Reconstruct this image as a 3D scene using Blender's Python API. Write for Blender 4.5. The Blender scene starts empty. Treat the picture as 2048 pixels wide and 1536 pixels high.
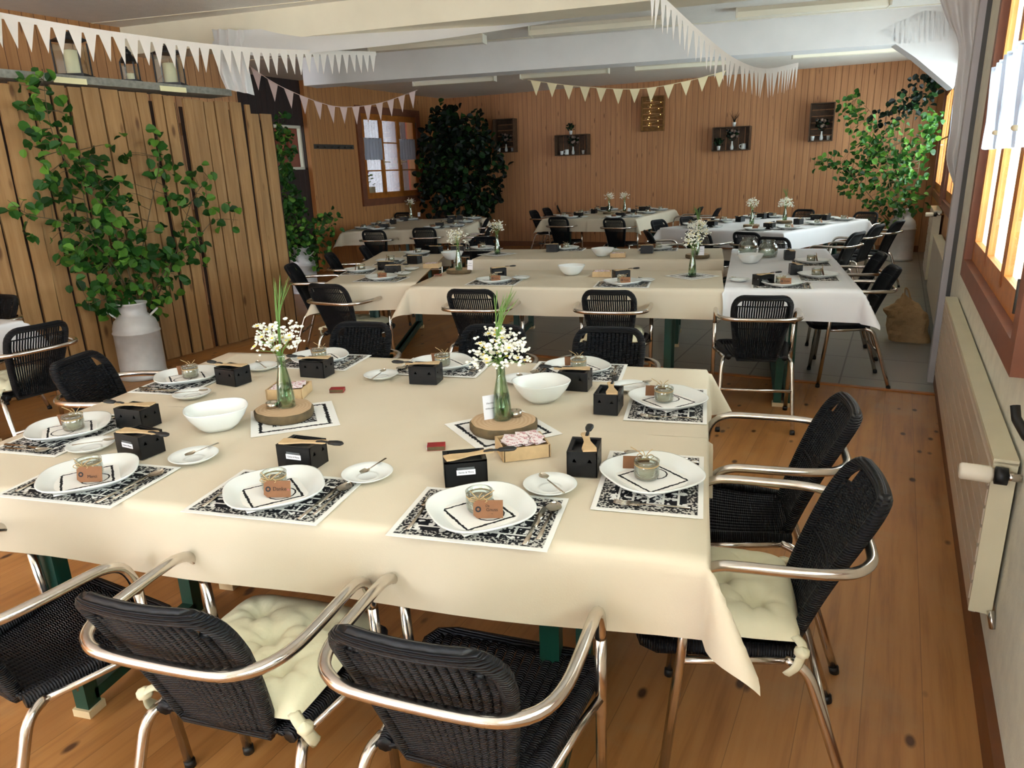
import bpy, math, random
from mathutils import Vector, Matrix
random.seed(7)
R_ = math.radians
COL = bpy.context.scene.collection
SC = bpy.context.scene
# ------------------------------------------------------------------ camera frame (2048 x 1536 picture)
FPX, CX, CY, CAM_H = 1430.0, 1024.0, 768.0, 1.5
def _n(v): return v.normalized()
AY = _n(Vector((1415-CX, 325-CY, FPX)))
_vx = Vector((4380+CX, CY-523, -FPX))
AX = _n(_vx - AY*_vx.dot(AY))
AZ = -AX.cross(AY)
if AZ.y > 0: AZ = -AZ
CAM = Vector((0, 0, CAM_H))
def ray(px, py):
    d = Vector(((px-CX)/FPX, (py-CY)/FPX, 1.0))
    return Vector((AX.dot(d), AY.dot(d), AZ.dot(d)))
def at(px, py, z):                       # the point of the level plane at height z that shows at this pixel
    d = ray(px, py); return CAM + d*((z-CAM_H)/d.z)
def on(px, py, p0, p1):                  # the point of the upright plane through p0, p1
    n = Vector((-(p1[1]-p0[1]), p1[0]-p0[0], 0)); d = ray(px, py)
    return CAM + d*(n.dot(Vector((p0[0], p0[1], 0))-CAM)/n.dot(d))
def dep(px, py, zc): return CAM + ray(px, py)*zc
cam_d = bpy.data.cameras.new('camera'); cam = bpy.data.objects.new('camera', cam_d); COL.objects.link(cam)
inv = Matrix((AX, AY, AZ))               # rows: picture axes -> world
ex, ey, ez = inv @ Vector((1,0,0)), inv @ Vector((0,1,0)), inv @ Vector((0,0,1))
mw = Matrix.Identity(4)
for i in range(3): mw[i][0], mw[i][1], mw[i][2], mw[i][3] = ex[i], -ey[i], -ez[i], CAM[i]
cam.matrix_world = mw
cam_d.sensor_width = 36; cam_d.lens = FPX/2048*36; cam_d.clip_start = .02
SC.camera = cam
# ------------------------------------------------------------------ materials
def lin(h):
    def f(c): c /= 255; return c/12.92 if c <= .04045 else ((c+.055)/1.055)**2.4
    return (f(int(h[0:2],16)), f(int(h[2:4],16)), f(int(h[4:6],16)), 1)
class N:
    def __init__(s, name, rough=.5, metal=0.0, spec=None):
        s.m = bpy.data.materials.new(name); s.m.use_nodes = True; s.t = s.m.node_tree
        s.b = s.t.nodes['Principled BSDF']; s.b.inputs['Roughness'].default_value = rough; s.b.inputs['Metallic'].default_value = metal
        if spec is not None: s.b.inputs['Specular IOR Level'].default_value = spec
        s._tc = None
    def node(s, typ, ins=None, **kw):
        n = s.t.nodes.new(typ)
        for k, v in kw.items(): setattr(n, k, v)
        for k, v in (ins or {}).items(): s.put(n.inputs[k], v)
        return n
    def put(s, sock, v):
        if hasattr(v, 'is_linked') or isinstance(v, bpy.types.NodeSocket): s.t.links.new(v, sock)
        else: sock.default_value = v
    def tc(s, which='Object'):
        if s._tc is None: s._tc = s.node('ShaderNodeTexCoord')
        return s._tc.outputs[which]
    def scaled(s, sc, which='Object', rot=(0,0,0)):
        return s.node('ShaderNodeMapping', {'Vector': s.tc(which), 'Scale': sc, 'Rotation': rot}).outputs[0]
    def noise(s, vec, scale, detail=3, rough=.5):
        return s.node('ShaderNodeTexNoise', {'Vector': vec, 'Scale': scale, 'Detail': detail, 'Roughness': rough}).outputs[0]
    def math(s, op, a, b=0.0, c=0.0):
        return s.node('ShaderNodeMath', {0: a, 1: b, 2: c}, operation=op).outputs[0]
    def mix(s, f, a, b, mode='MIX'):
        n = s.node('ShaderNodeMix', data_type='RGBA', blend_type=mode)
        s.put(n.inputs[0], f); s.put(n.inputs[6], a); s.put(n.inputs[7], b); return n.outputs[2]
    def ramp(s, f, stops):
        n = s.node('ShaderNodeValToRGB', {0: f}); e = n.color_ramp.elements
        while len(e) < len(stops): e.new(.5)
        for i, (p, c) in enumerate(stops): e[i].position = p; e[i].color = c if len(c) == 4 else (*c, 1)
        return n.outputs[0]
    def sep(s, v):
        n = s.node('ShaderNodeSeparateXYZ', {0: v}); return n.outputs
    def color(s, v): s.put(s.b.inputs['Base Color'], v); return s
    def bump(s, h, strength=.3, dist=.01):
        s.put(s.b.inputs['Normal'], s.node('ShaderNodeBump', {'Height': h, 'Strength': strength, 'Distance': dist}).outputs[0]); return s
    def attr(s, name='rnd'): return s.node('ShaderNodeAttribute', attribute_name=name).outputs['Fac']
def simple(name, h, rough=.5, metal=0.0, ns=None, amt=.15, bump=None, spec=None):
    m = N(name, rough, metal, spec); c = lin(h)
    if ns:
        f = m.noise(m.tc(), ns, 4)
        d = tuple(x*(1-amt) for x in c[:3])+(1,); l = tuple(min(1, x*(1+amt)) for x in c[:3])+(1,)
        m.color(m.ramp(f, [(.3, d), (.7, l)]))
    else: m.color(c)
    if bump: m.bump(m.noise(m.tc(), bump[0], 3), bump[1], bump[2] if len(bump) > 2 else .004)
    return m.m
def boards(name, width, cols, groove=.06, knots=True, axis=0, grain=(30,30,1.2), rough=.55, gdark=.25):
    # tongue and groove boards along local x, grain along z
    m = N(name, rough); o = m.tc(); x = m.sep(o)[axis]
    k = m.math('DIVIDE', x, width); cell = m.math('FLOOR', k); fr = m.math('FRACT', k)
    rnd = m.node('ShaderNodeTexWhiteNoise', {'W': cell}, noise_dimensions='1D').outputs[0]
    g = m.noise(m.node('ShaderNodeVectorMath', {0: m.scaled(grain), 1: m.node('ShaderNodeCombineXYZ', {2: m.math('MULTIPLY', rnd, 40)}).outputs[0]}, operation='ADD').outputs[0], 1.0, 4, .6)
    base = m.ramp(g, [(.25, lin(cols[0])), (.55, lin(cols[1])), (.8, lin(cols[2]))])
    base = m.mix(m.math('MULTIPLY', m.math('SUBTRACT', rnd, .5), .7), base, lin(cols[0]), 'MIX') if False else m.mix(m.math('MULTIPLY', rnd, .35), base, lin(cols[0]))
    if knots:
        v = m.node('ShaderNodeTexVoronoi', {'Vector': m.scaled((1/width, 1/width, 2.2)), 'Scale': 1.0, 'Randomness': 1.0}).outputs['Distance']
        base = m.mix(m.ramp(v, [(.06, (.75,.75,.75)), (.13, (0,0,0))]), base, lin(cols[3]))
    e = m.math('MINIMUM', fr, m.math('SUBTRACT', 1.0, fr))
    gm = m.ramp(e, [(0, (0,0,0)), (groove, (1,1,1))])
    base = m.mix(m.math('MULTIPLY', m.math('SUBTRACT', 1.0, m.sep(gm)[0]), 1-gdark), base, lin(cols[3]))
    m.color(base); m.bump(gm, .6, .008); return m.m
MT = {}
MT['pine_wall'] = boards('pine_wall', .098, ('a8724a', 'c28a5c', 'd09a6c', '5c2e16'))
MT['pine_side'] = boards('pine_side_wall', .098, ('ac7442', 'c48a54', 'd29c68', '5c2e16'))  # side walls: slightly more orange pine
MT['dark_boards'] = boards('dark_stained_boards', .12, ('1c0a06', '26100a', '2e140c', '0a0402'))
MT['grey_boards'] = boards('weathered_boards', .11, ('5c5862', '6c6872', '7a7680', '3c3840'), knots=False)
def floor_mat():
    m = N('wood_floor', .38); o = m.tc(); s = m.sep(o)
    k = m.math('DIVIDE', s[0], .155); cell = m.math('FLOOR', k); fr = m.math('FRACT', k)
    rnd = m.node('ShaderNodeTexWhiteNoise', {'W': cell}, noise_dimensions='1D').outputs[0]
    off = m.node('ShaderNodeCombineXYZ', {1: m.math('MULTIPLY', rnd, 30)}).outputs[0]
    vec = m.node('ShaderNodeVectorMath', {0: m.scaled((22, 1.3, 1)), 1: off}, operation='ADD').outputs[0]
    g = m.noise(vec, 1.0, 5, .6)
    c = m.ramp(g, [(.25, lin('945f30')), (.5, lin('c48a4e')), (.78, lin('d29c62'))])
    c = m.mix(m.math('MULTIPLY', rnd, .4), c, lin('94602f'))
    big = m.noise(o, 1.1, 3); c = m.mix(m.math('MULTIPLY', big, .35), c, lin('8c5629'))
    v = m.node('ShaderNodeTexVoronoi', {'Vector': m.scaled((9.5, 5.0, 1)), 'Scale': 1.0}).outputs['Distance']
    w_ = m.noise(o, 2.3, 5, .65); c = m.mix(m.ramp(w_, [(.52, (0,0,0)), (.72, (.55,.55,.55))]), c, lin('b0946c')); c = m.mix(m.ramp(m.noise(o, .9, 4, .6), [(.45, (0,0,0)), (.7, (.35,.35,.35))]), c, lin('6a3c18'))
    c = m.mix(m.ramp(v, [(.08, (.9,.9,.9)), (.16, (0,0,0))]), c, lin('3a1a08'))
    e = m.math('MINIMUM', fr, m.math('SUBTRACT', 1.0, fr)); gm = m.ramp(e, [(0, (0,0,0)), (.012, (1,1,1))])
    c = m.mix(m.math('MULTIPLY', m.math('SUBTRACT', 1.0, m.sep(gm)[0]), .55), c, lin('40200c'))
    m.color(c); m.bump(g, .08, .003)
    m.put(m.b.inputs['Roughness'], m.math('ADD', m.math('MULTIPLY', g, .25), .3)); return m.m
MT['wood_floor'] = floor_mat()
def tile_mat():
    m = N('floor_tiles', .35); o = m.tc()
    br = m.node('ShaderNodeTexBrick', {'Vector': o, 'Color1': lin('8e8a80'), 'Color2': lin('989488'), 'Mortar': lin('57524a'), 'Scale': 1.0, 'Mortar Size': .006, 'Brick Width': .6, 'Row Height': .6}, offset=0.0)
    m.color(m.mix(m.math('MULTIPLY', m.noise(o, 5, 4), .3), br.outputs['Color'], lin('6c665c'))); return m.m
MT['tiles'] = tile_mat()
def plaster(name, h, amt=.08):
    m = N(name, .85); f = m.noise(m.tc(), 14, 4); c = lin(h)
    m.color(m.ramp(f, [(.3, tuple(x*(1-amt) for x in c[:3])), (.7, tuple(min(1, x*(1+amt)) for x in c[:3]))])); m.bump(m.noise(m.tc(), 90, 3), .5, .004); return m.m
MT['plaster'] = plaster('plaster', 'dcd7c4')
MT['ceiling'] = plaster('ceiling_board', 'e6e0d4', .03)
MT['beam'] = simple('painted_beam', 'e6e4e0', .7, ns=3, amt=.04)
MT['beam_cream'] = simple('cream_beam', 'e6dcc2', .7, ns=3, amt=.05)
def plank_mat():
    m = N('rough_planks', .75); r = m.attr()
    off = m.node('ShaderNodeCombineXYZ', {2: m.math('MULTIPLY', r, 60)}).outputs[0]
    vec = m.node('ShaderNodeVectorMath', {0: m.scaled((26, 26, 1.6)), 1: off}, operation='ADD').outputs[0]
    g = m.noise(vec, 1.0, 5, .65)
    c = m.ramp(g, [(.25, lin('7c5734')), (.5, lin('9e7648')), (.75, lin('b48f62'))])
    c = m.mix(m.math('MULTIPLY', r, .5), c, lin('b88c58'))
    n2 = m.noise(m.scaled((2, 2, 1.1)), 1.5, 4); c = m.mix(m.ramp(n2, [(.5, (0,0,0)), (.75, (.5,.5,.5))]), c, lin('8c6844'))
    v = m.node('ShaderNodeTexVoronoi', {'Vector': m.scaled((7, 7, 2.4)), 'Scale': 1.0}).outputs['Distance']
    c = m.mix(m.ramp(v, [(.07, (.8,.8,.8)), (.16, (0,0,0))]), c, lin('553216'))
    m.color(c); m.bump(g, .4, .006); return m.m
MT['planks'] = plank_mat()
MT['stone_board'] = simple('grey_board', '88867a', .8, ns=30, amt=.25, bump=(60, .4))
def cloth_mat(name, h):
    m = N(name, .85, 0, .2); o = m.tc(); f = m.noise(o, 3, 3); c = lin(h)
    c1 = m.ramp(f, [(.35, tuple(x*.95 for x in c[:3])), (.7, c)]); m.color(c1)
    m.bump(m.noise(m.scaled((260, 260, 260)), 1, 2), .12, .002); return m.m
MT['cloth'] = cloth_mat('paper_tablecloth', 'd3c6af')
MT['cloth_white'] = cloth_mat('white_cloth', 'e4e2e2')
MT['tulle'] = cloth_mat('white_tulle', 'e6e2de')
def rattan(name, dr):
    m = N(name, .46, 0, .32); o = m.tc()
    w = m.node('ShaderNodeTexWave', {'Vector': o, 'Scale': 52.0, 'Distortion': .8, 'Detail': 1.0}, wave_type='BANDS', bands_direction=dr).outputs[0]
    m.color(m.ramp(w, [(.2, lin('040507')), (.8, lin('14171e'))])); m.bump(w, 1.0, .004); return m.m
MT['wicker'] = rattan('black_wicker', 'Z'); MT['wicker_flat'] = rattan('black_wicker_seat', 'Y')
MT['alu'] = simple('polished_aluminium', 'd2ccc4', .2, 1.0, ns=25, amt=.08)
MT['cushion'] = simple('cream_cushion', 'dcd6b8', .85, ns=8, amt=.06, bump=(120, .2, .002), spec=.2)
MT['green_steel'] = simple('green_painted_steel', '0c4034', .45, ns=8, amt=.15)
MT['table_wood'] = simple('varnished_wood', 'a07038', .5, ns=6, amt=.2)
MT['pale_wood'] = simple('pale_beech', 'c4a67c', .6, ns=40, amt=.1)
MT['foot'] = simple('cream_plastic', 'd8c49c', .6)
MT['porcelain'] = N('white_porcelain', .16, 0, .5).color(lin('e6e8e4')).m
MT['black_steel'] = simple('black_enamel', '08090b', .4, spec=.4)
MT['black_grip'] = simple('black_grip', '101010', .5)
MT['steel'] = simple('stainless_steel', 'b9b2a4', .22, 1.0)
MT['kraft'] = simple('kraft_paper', '805638', .8, ns=60, amt=.06)
MT['ink'] = simple('printed_ink', '2a1408', .7)
MT['black_ink'] = simple('black_print', '15151a', .7)
MT['pink'] = simple('pink_print', 'c06070', .7)
MT['raffia'] = simple('raffia', 'b09468', .8)
MT['paper'] = simple('white_paper', 'e8e6ea', .8)
MT['cream_paper'] = simple('cream_paper', 'efe6b4', .8)
MT['red'] = simple('red_box', '8c1c1c', .5, ns=40, amt=.3)
MT['leaf'] = None
def leafmat(name, a, b, c_):
    m = N(name, .5, 0, .3); r = m.attr(); c = m.ramp(r, [(0, lin(a)), (.6, lin(b)), (1, lin(c_))]); m.color(c)
    tr = m.node('ShaderNodeBsdfTranslucent', {'Color': c}); mx = m.node('ShaderNodeMixShader', {0: .25})
    m.t.links.new(m.b.outputs[0], mx.inputs[1]); m.t.links.new(tr.outputs[0], mx.inputs[2])
    m.t.links.new(mx.outputs[0], m.t.nodes['Material Output'].inputs[0]); return m.m
MT['leaf'] = leafmat('beech_leaves', '193a12', '2f6020', '6c9a38')
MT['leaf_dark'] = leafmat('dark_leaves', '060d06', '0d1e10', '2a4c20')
MT['bark'] = simple('bark', '5a4a30', .8, ns=40, amt=.3)
MT['stem'] = simple('green_stem', '66863c', .6)
MT['petal'] = simple('white_petals', 'f2f0e2', .7)
MT['yolk'] = simple('yellow_centre', 'd8c040', .7)
MT['can'] = simple('milk_can_metal', 'c6c4c2', .55, .25, ns=12, amt=.08)
MT['radiator'] = simple('radiator_enamel', 'd6cdae', .35, ns=6, amt=.04)
MT['radiator_face'] = simple('radiator_face', 'c2b09a', .4, ns=6, amt=.04)
MT['frame_wood'] = simple('orange_stained_wood', 'b06a28', .45, ns=10, amt=.2)
MT['frame_red'] = simple('red_brown_wood', '7c4a32', .55, ns=10, amt=.12)
MT['crate'] = simple('dark_crate_wood', '4c3420', .7, ns=18, amt=.35)
MT['crate_warm'] = simple('warm_crate_wood', '7a5424', .7, ns=18, amt=.35)
MT['black'] = simple('black_lacquer', '0a0a0c', .4)
MT['wax'] = simple('candle_wax', 'efe3bd', .6)
MT['dark_metal'] = simple('dark_grey_steel', '4a4844', .5, .4)
MT['post_paint'] = simple('pale_post_paint', 'b4aeae', .6, ns=4, amt=.05)
MT['gap_shade_sheet'] = simple('dark_gap_shade', '2a170c', .9)
MT['bag'] = simple('crumpled_paper', 'b49468', .85, ns=6, amt=.12, bump=(9, .9, .05))
MT['lamp_white'] = simple('lamp_housing', 'e8e0cc', .5)
MT['lamp_tube'] = simple('lamp_diffuser', 'f2ead2', .4)
MT['pennant'] = cloth_mat('pennant_fabric', 'eee2d4')
MT['pennant_gold'] = cloth_mat('cream_pennant', 'ead9ae')
MT['pennant_lace'] = cloth_mat('lace_pennant', 'd6b8ae')
MT['baseboard'] = simple('brown_baseboard', '70401c', .5, ns=8, amt=.15)
MT['pink_wall'] = simple('salmon_render', 'a8584c', .8, ns=5, amt=.06)
MT['curtain'] = cloth_mat('sheer_curtain', 'dde4f2')
def tr_curtain():
    m = N('sheer_curtain_lit', .9); m.color(lin('b4bccc')); tr = m.node('ShaderNodeBsdfTranslucent', {'Color': lin('c0c8d8')}); mx = m.node('ShaderNodeMixShader', {0: .3})
    m.t.links.new(m.b.outputs[0], mx.inputs[1]); m.t.links.new(tr.outputs[0], mx.inputs[2]); m.t.links.new(mx.outputs[0], m.t.nodes['Material Output'].inputs[0]); return m.m
MT['curtain'] = tr_curtain()
def glass(name, tint='f4faf6', rough=.02, mixf=.12, fk=.75):
    m = N(name); t = m.t; tp = m.node('ShaderNodeBsdfTransparent', {'Color': lin(tint)}); gl = m.node('ShaderNodeBsdfGlossy', {'Color': (1,1,1,1), 'Roughness': rough})
    fr = m.node('ShaderNodeLayerWeight', {'Blend': .25}).outputs['Fresnel']; f = m.math('ADD', m.math('MULTIPLY', fr, fk), mixf*.4)
    mx = m.node('ShaderNodeMixShader', {0: f}); t.links.new(tp.outputs[0], mx.inputs[1]); t.links.new(gl.outputs[0], mx.inputs[2]); t.links.new(mx.outputs[0], t.nodes['Material Output'].inputs[0]); return m.m
MT['pane'] = glass('window_glass', fk=.25); MT['glass'] = glass('clear_glass', 'f2f6f2', .03, .2, .6); MT['green_glass'] = glass('greenish_glass', 'e2eee0', .03, .2, .6)
def mat_pattern():
    # paper place mat: white margin, dark scribbled border, block-printed scenes inside
    m = N('papercut_print', .8, 0, .2); g = m.tc('Generated'); s = m.sep(g)
    ex_ = m.math('MINIMUM', s[0], m.math('SUBTRACT', 1.0, s[0])); ey_ = m.math('MULTIPLY', m.math('MINIMUM', s[1], m.math('SUBTRACT', 1.0, s[1])), .7)
    e = m.math('MINIMUM', ex_, ey_)
    o = m.tc()
    v = m.node('ShaderNodeTexVoronoi', {'Vector': o, 'Scale': 150.0}).outputs['Distance']
    border = m.ramp(v, [(.5, lin('121318')), (.62, lin('bcb8b0'))])
    n1 = m.noise(o, 42, 3, .6); n2 = m.node('ShaderNodeTexVoronoi', {'Vector': o, 'Scale': 55.0}, feature='DISTANCE_TO_EDGE').outputs['Distance']
    inner = m.ramp(m.math('ADD', n1, m.math('MULTIPLY', n2, .6)), [(.615, lin('111218')), (.64, lin('dcdad6'))])
    br = m.node('ShaderNodeTexBrick', {'Vector': o, 'Color1': (1,1,1,1), 'Color2': (1,1,1,1), 'Mortar': (0,0,0,1), 'Scale': 1.0, 'Mortar Size': .0028, 'Brick Width': .062, 'Row Height': .034}).outputs['Color']
    inner = m.mix(br, lin('e0ded8'), inner)
    c = m.mix(m.ramp(e, [(.1, (0,0,0)), (.104, (1,1,1))]), border, inner)
    c = m.mix(m.ramp(e, [(.032, (0,0,0)), (.036, (1,1,1))]), lin('e6e4de'), c)
    m.color(c); return m.m
MT['mat'] = mat_pattern()
def napkin_mat(name, centre):
    m = N(name, .85, 0, .2); s = m.sep(m.tc('Generated'))
    e = m.math('MINIMUM', m.math('MINIMUM', s[0], m.math('SUBTRACT', 1.0, s[0])), m.math('MINIMUM', s[1], m.math('SUBTRACT', 1.0, s[1])))
    w = m.noise(m.tc(), 110, 2); e2 = m.math('ADD', e, m.math('MULTIPLY', m.math('SUBTRACT', w, .5), .05))
    c = m.ramp(e2, [(.085, lin('ebe9e4')), (.09, lin('17171a')), (.125, lin('17171a')), (.13, lin('ebe9e4'))])
    if centre:
        q = m.node('ShaderNodeTexVoronoi', {'Vector': m.tc(), 'Scale': 70.0}, feature='DISTANCE_TO_EDGE').outputs['Distance']
        pat = m.ramp(q, [(.1, lin('202024')), (.16, lin('b8b6b2'))]); c = m.mix(m.ramp(e, [(.24, (0,0,0)), (.25, (1,1,1))]), c, pat)
    m.color(c); return m.m
MT['napkin'] = napkin_mat('bordered_napkin', False); MT['doily'] = napkin_mat('papercut_napkin', True)
def wood_slice_mat():
    m = N('sawn_wood', .75); o = m.tc(); s = m.sep(o)
    d = m.math('SQRT', m.math('ADD', m.math('MULTIPLY', s[0], s[0]), m.math('MULTIPLY', s[1], s[1])))
    w = m.math('SINE', m.math('MULTIPLY', m.math('ADD', d, m.math('MULTIPLY', m.noise(o, 14, 3), .02)), 520))
    m.color(m.mix(m.math('MULTIPLY', m.math('ADD', w, 1.0), .22), lin('c4a684'), lin('a8845c'))); return m.m
MT['slice'] = wood_slice_mat()
MT['sugar'] = None
def sugar_mat():
    m = N('printed_sachet', .7); o = m.tc(); f = m.noise(o, 130, 2)
    m.color(m.ramp(f, [(.42, lin('e8dcdc')), (.56, lin('e8dcdc')), (.6, lin('a83848')), (.68, lin('d8b8bc'))])); return m.m
MT['sugar'] = sugar_mat()
def bulb():
    m = N('warm_fairy_bulb'); m.b.inputs['Emission Color'].default_value = lin('ffd070'); m.b.inputs['Emission Strength'].default_value = 6; return m.m
MT['bulb'] = bulb()
# ------------------------------------------------------------------ mesh building
class MB:
    def __init__(s): s.v, s.f, s.r, s.mi, s.cur, s.rn = [], [], [], [], 0, 0.5
    def add(s, vs, fs):
        o = len(s.v); s.v += [tuple(v) for v in vs]; s.r += [s.rn]*len(vs)
        s.f += [tuple(i+o for i in f) for f in fs]; s.mi += [s.cur]*len(fs); return s
    def box(s, c, d, rz=0.0, M=None):
        x, y, z = d[0]/2, d[1]/2, d[2]/2; cs, sn = math.cos(rz), math.sin(rz); vs = []
        for sx, sy, sz in ((-1,-1,-1),(1,-1,-1),(1,1,-1),(-1,1,-1),(-1,-1,1),(1,-1,1),(1,1,1),(-1,1,1)):
            p = Vector((sx*x*cs-sy*y*sn+c[0], sx*x*sn+sy*y*cs+c[1], sz*z+c[2])); vs.append(M @ p if M else p)
        return s.add(vs, [(3,2,1,0),(4,5,6,7),(0,1,5,4),(1,2,6,5),(2,3,7,6),(3,0,4,7)])
    def tube(s, pts, r, seg=8, closed=False, flat=1.0, up=None):
        pts = [Vector(p) for p in pts]; n = len(pts); rings = []; side = None
        for i, p in enumerate(pts):
            a = pts[(i-1) % n] if (closed or i > 0) else p; b = pts[(i+1) % n] if (closed or i < n-1) else p
            t = (b-a).normalized() if (b-a).length > 1e-9 else Vector((0,0,1))
            if side is None:
                u = Vector(up) if up else (Vector((0,0,1)) if abs(t.z) < .9 else Vector((1,0,0))); side = t.cross(u).normalized()
            else:
                side = side - t*side.dot(t); side.normalize()
            nn = side.cross(t).normalized(); rr = r[i] if isinstance(r, (list, tuple)) else r
            rings.append([p + side*(rr*math.cos(2*math.pi*k/seg)) + nn*(rr*flat*math.sin(2*math.pi*k/seg)) for k in range(seg)])
        vs = [v for q in rings for v in q]; fs = []
        for i in range(n if closed else n-1):
            j = (i+1) % n
            for k in range(seg): fs.append((i*seg+k, i*seg+(k+1) % seg, j*seg+(k+1) % seg, j*seg+k))
        if not closed: fs += [tuple(range(seg))[::-1], tuple(range((n-1)*seg, n*seg))]
        return s.add(vs, fs)
    def lathe(s, prof, seg=24, c=(0,0,0), fn=None, cap0=True, cap1=True):
        vs, fs = [], []
        for (r, z) in prof:
            for k in range(seg):
                th = 2*math.pi*k/seg; q = fn(th) if fn else 1.0
                vs.append((c[0]+r*q*math.cos(th), c[1]+r*q*math.sin(th), c[2]+z))
        for i in range(len(prof)-1):
            for k in range(seg): fs.append((i*seg+k, i*seg+(k+1) % seg, (i+1)*seg+(k+1) % seg, (i+1)*seg+k))
        if cap0 and prof[0][0] > 1e-6: fs.append(tuple(range(seg))[::-1])
        if cap1 and prof[-1][0] > 1e-6: fs.append(tuple(range((len(prof)-1)*seg, len(prof)*seg)))
        return s.add(vs, fs)
    def grid(s, fn, nu, nv, flip=False):
        vs = [fn(i/nu, j/nv) for j in range(nv+1) for i in range(nu+1)]; fs = []
        for j in range(nv):
            for i in range(nu):
                a = j*(nu+1)+i; q = (a, a+1, a+nu+2, a+nu+1); fs.append(q[::-1] if flip else q)
        return s.add(vs, fs)
    def prism(s, poly, off):
        n = len(poly); o = Vector(off); a = [Vector(p) for p in poly]; b = [p+o for p in a]
        return s.add(a+b, [tuple(range(n))[::-1], tuple(range(n, 2*n))]+[(i, (i+1) % n, n+(i+1) % n, n+i) for i in range(n)])
    def build(s, name, mats, parent=None, smooth=False, label=None):
        me = bpy.data.meshes.new(name); me.from_pydata(s.v, [], s.f); mats = mats if isinstance(mats, (list, tuple)) else [mats]
        for m in mats: me.materials.append(MT[m] if isinstance(m, str) else m)
        if len(mats) > 1: me.polygons.foreach_set('material_index', s.mi)
        if smooth: me.polygons.foreach_set('use_smooth', [True]*len(s.f)); 
        a = me.attributes.new('rnd', 'FLOAT', 'POINT'); a.data.foreach_set('value', s.r)
        me.update(); o = bpy.data.objects.new(name, me); COL.objects.link(o)
        if parent: o.parent = parent
        if label: o['label'] = label
        return o
def sharp(o, deg=35):
    try: o.data.set_sharp_from_angle(angle=R_(deg))
    except Exception: pass
    return o
def tag(o, label, cat, group=None, kind=None):
    if label: o['label'] = label
    if cat: o['category'] = cat
    if group: o['group'] = group
    if kind: o['kind'] = kind
    return o
def thing(name, label, cat, loc=(0,0,0), rz=0.0, group=None):
    o = bpy.data.objects.new(name, None); COL.objects.link(o); o.location = loc; o.rotation_euler = (0,0,rz); o.empty_display_size = .05
    return tag(o, label, cat, group)
def struct(o): o['kind'] = 'structure'; return o
def text_part(body, size, parent, mat, loc, rot, name='lettering'):
    cu = bpy.data.curves.new(name, 'FONT'); cu.body = body; cu.size = size; cu.align_x = 'CENTER'; cu.align_y = 'CENTER'; cu.extrude = .0002; cu.materials.append(MT[mat])
    tmp = bpy.data.objects.new(name, cu); COL.objects.link(tmp); bpy.context.view_layer.update()
    me = bpy.data.meshes.new_from_object(tmp.evaluated_get(bpy.context.evaluated_depsgraph_get())); bpy.data.objects.remove(tmp); bpy.data.curves.remove(cu)
    o = bpy.data.objects.new(name, me); COL.objects.link(o); o.parent = parent; o.location = loc; o.rotation_euler = rot; return o
protos = []
def dup(root, loc, rz=0.0, label=None, group=None):
    def cp(o, par):
        c = o.copy(); COL.objects.link(c); c.parent = par
        for ch in list(o.children): cp(ch, c)
        return c
    c = cp(root, None); c.location = loc; c.rotation_euler = (0,0,rz)
    if label: c['label'] = label
    if group: c['group'] = group
    return c
class Kind:                                # the first place uses the built thing itself, later ones copy it
    def __init__(s, make): s.make, s.root = make, None
    def put(s, loc, rz=0.0, label=None, group=None):
        if s.root is None:
            s.root = s.make(); s.root.location = loc; s.root.rotation_euler = (0,0,rz)
            if label: s.root['label'] = label
            if group: s.root['group'] = group
            return s.root
        return dup(s.root, loc, rz, label, group)
def bez(pts, n=8):                          # Catmull-Rom through points
    P = [Vector(p) for p in pts]; P = [P[0]*2-P[1]]+P+[P[-1]*2-P[-2]]; out = []
    for i in range(1, len(P)-2):
        for k in range(n):
            t = k/n; a, b, c, d = P[i-1], P[i], P[i+1], P[i+2]
            out.append(.5*((2*b)+(c-a)*t+(2*a-5*b+4*c-d)*t*t+(3*b-a-3*c+d)*t**3))
    out.append(P[-2]); return out
# ------------------------------------------------------------------ the room
CEIL = 2.9
def unit2(a): l = math.hypot(*a); return (a[0]/l, a[1]/l)
class Wall:
    def __init__(s, o, d): s.o = Vector((o[0], o[1], 0)); s.d = Vector((*unit2(d), 0)); s.n = Vector((-s.d.y, s.d.x, 0)); s.rz = math.atan2(s.d.y, s.d.x)
    def sz(s, px, py, off=0.0):
        a = s.o+s.n*off; p = on(px, py, a, a+s.d); return (p-a).dot(s.d), p.z
    def p(s, a, off, z): return s.o+s.d*a+s.n*off+Vector((0,0,z))
    def place(s, o): o.location = s.o; o.rotation_euler = (0,0,s.rz); return o
    def piece(s, name, rects, mat, t=.2, off=0.0):
        b = MB()
        for (a0, a1, z0, z1) in rects: b.box(((a0+a1)/2, off-t/2, (z0+z1)/2), (a1-a0, t, z1-z0))
        return struct(s.place(b.build(name, mat)))
WR = Wall((.77, 1.71), (.2236, .9747))
corner_r = WR.p((13.0-1.71)/.9747, 0, 0)
WB = Wall(corner_r, (-1, .185))
sL, _ = WB.sz(884, 179); corner_l = WB.p(sL, 0, 0)
WL = Wall(corner_l, (-math.sin(R_(12)), -math.cos(R_(12))))
LR = (corner_r-WR.o).length
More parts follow.
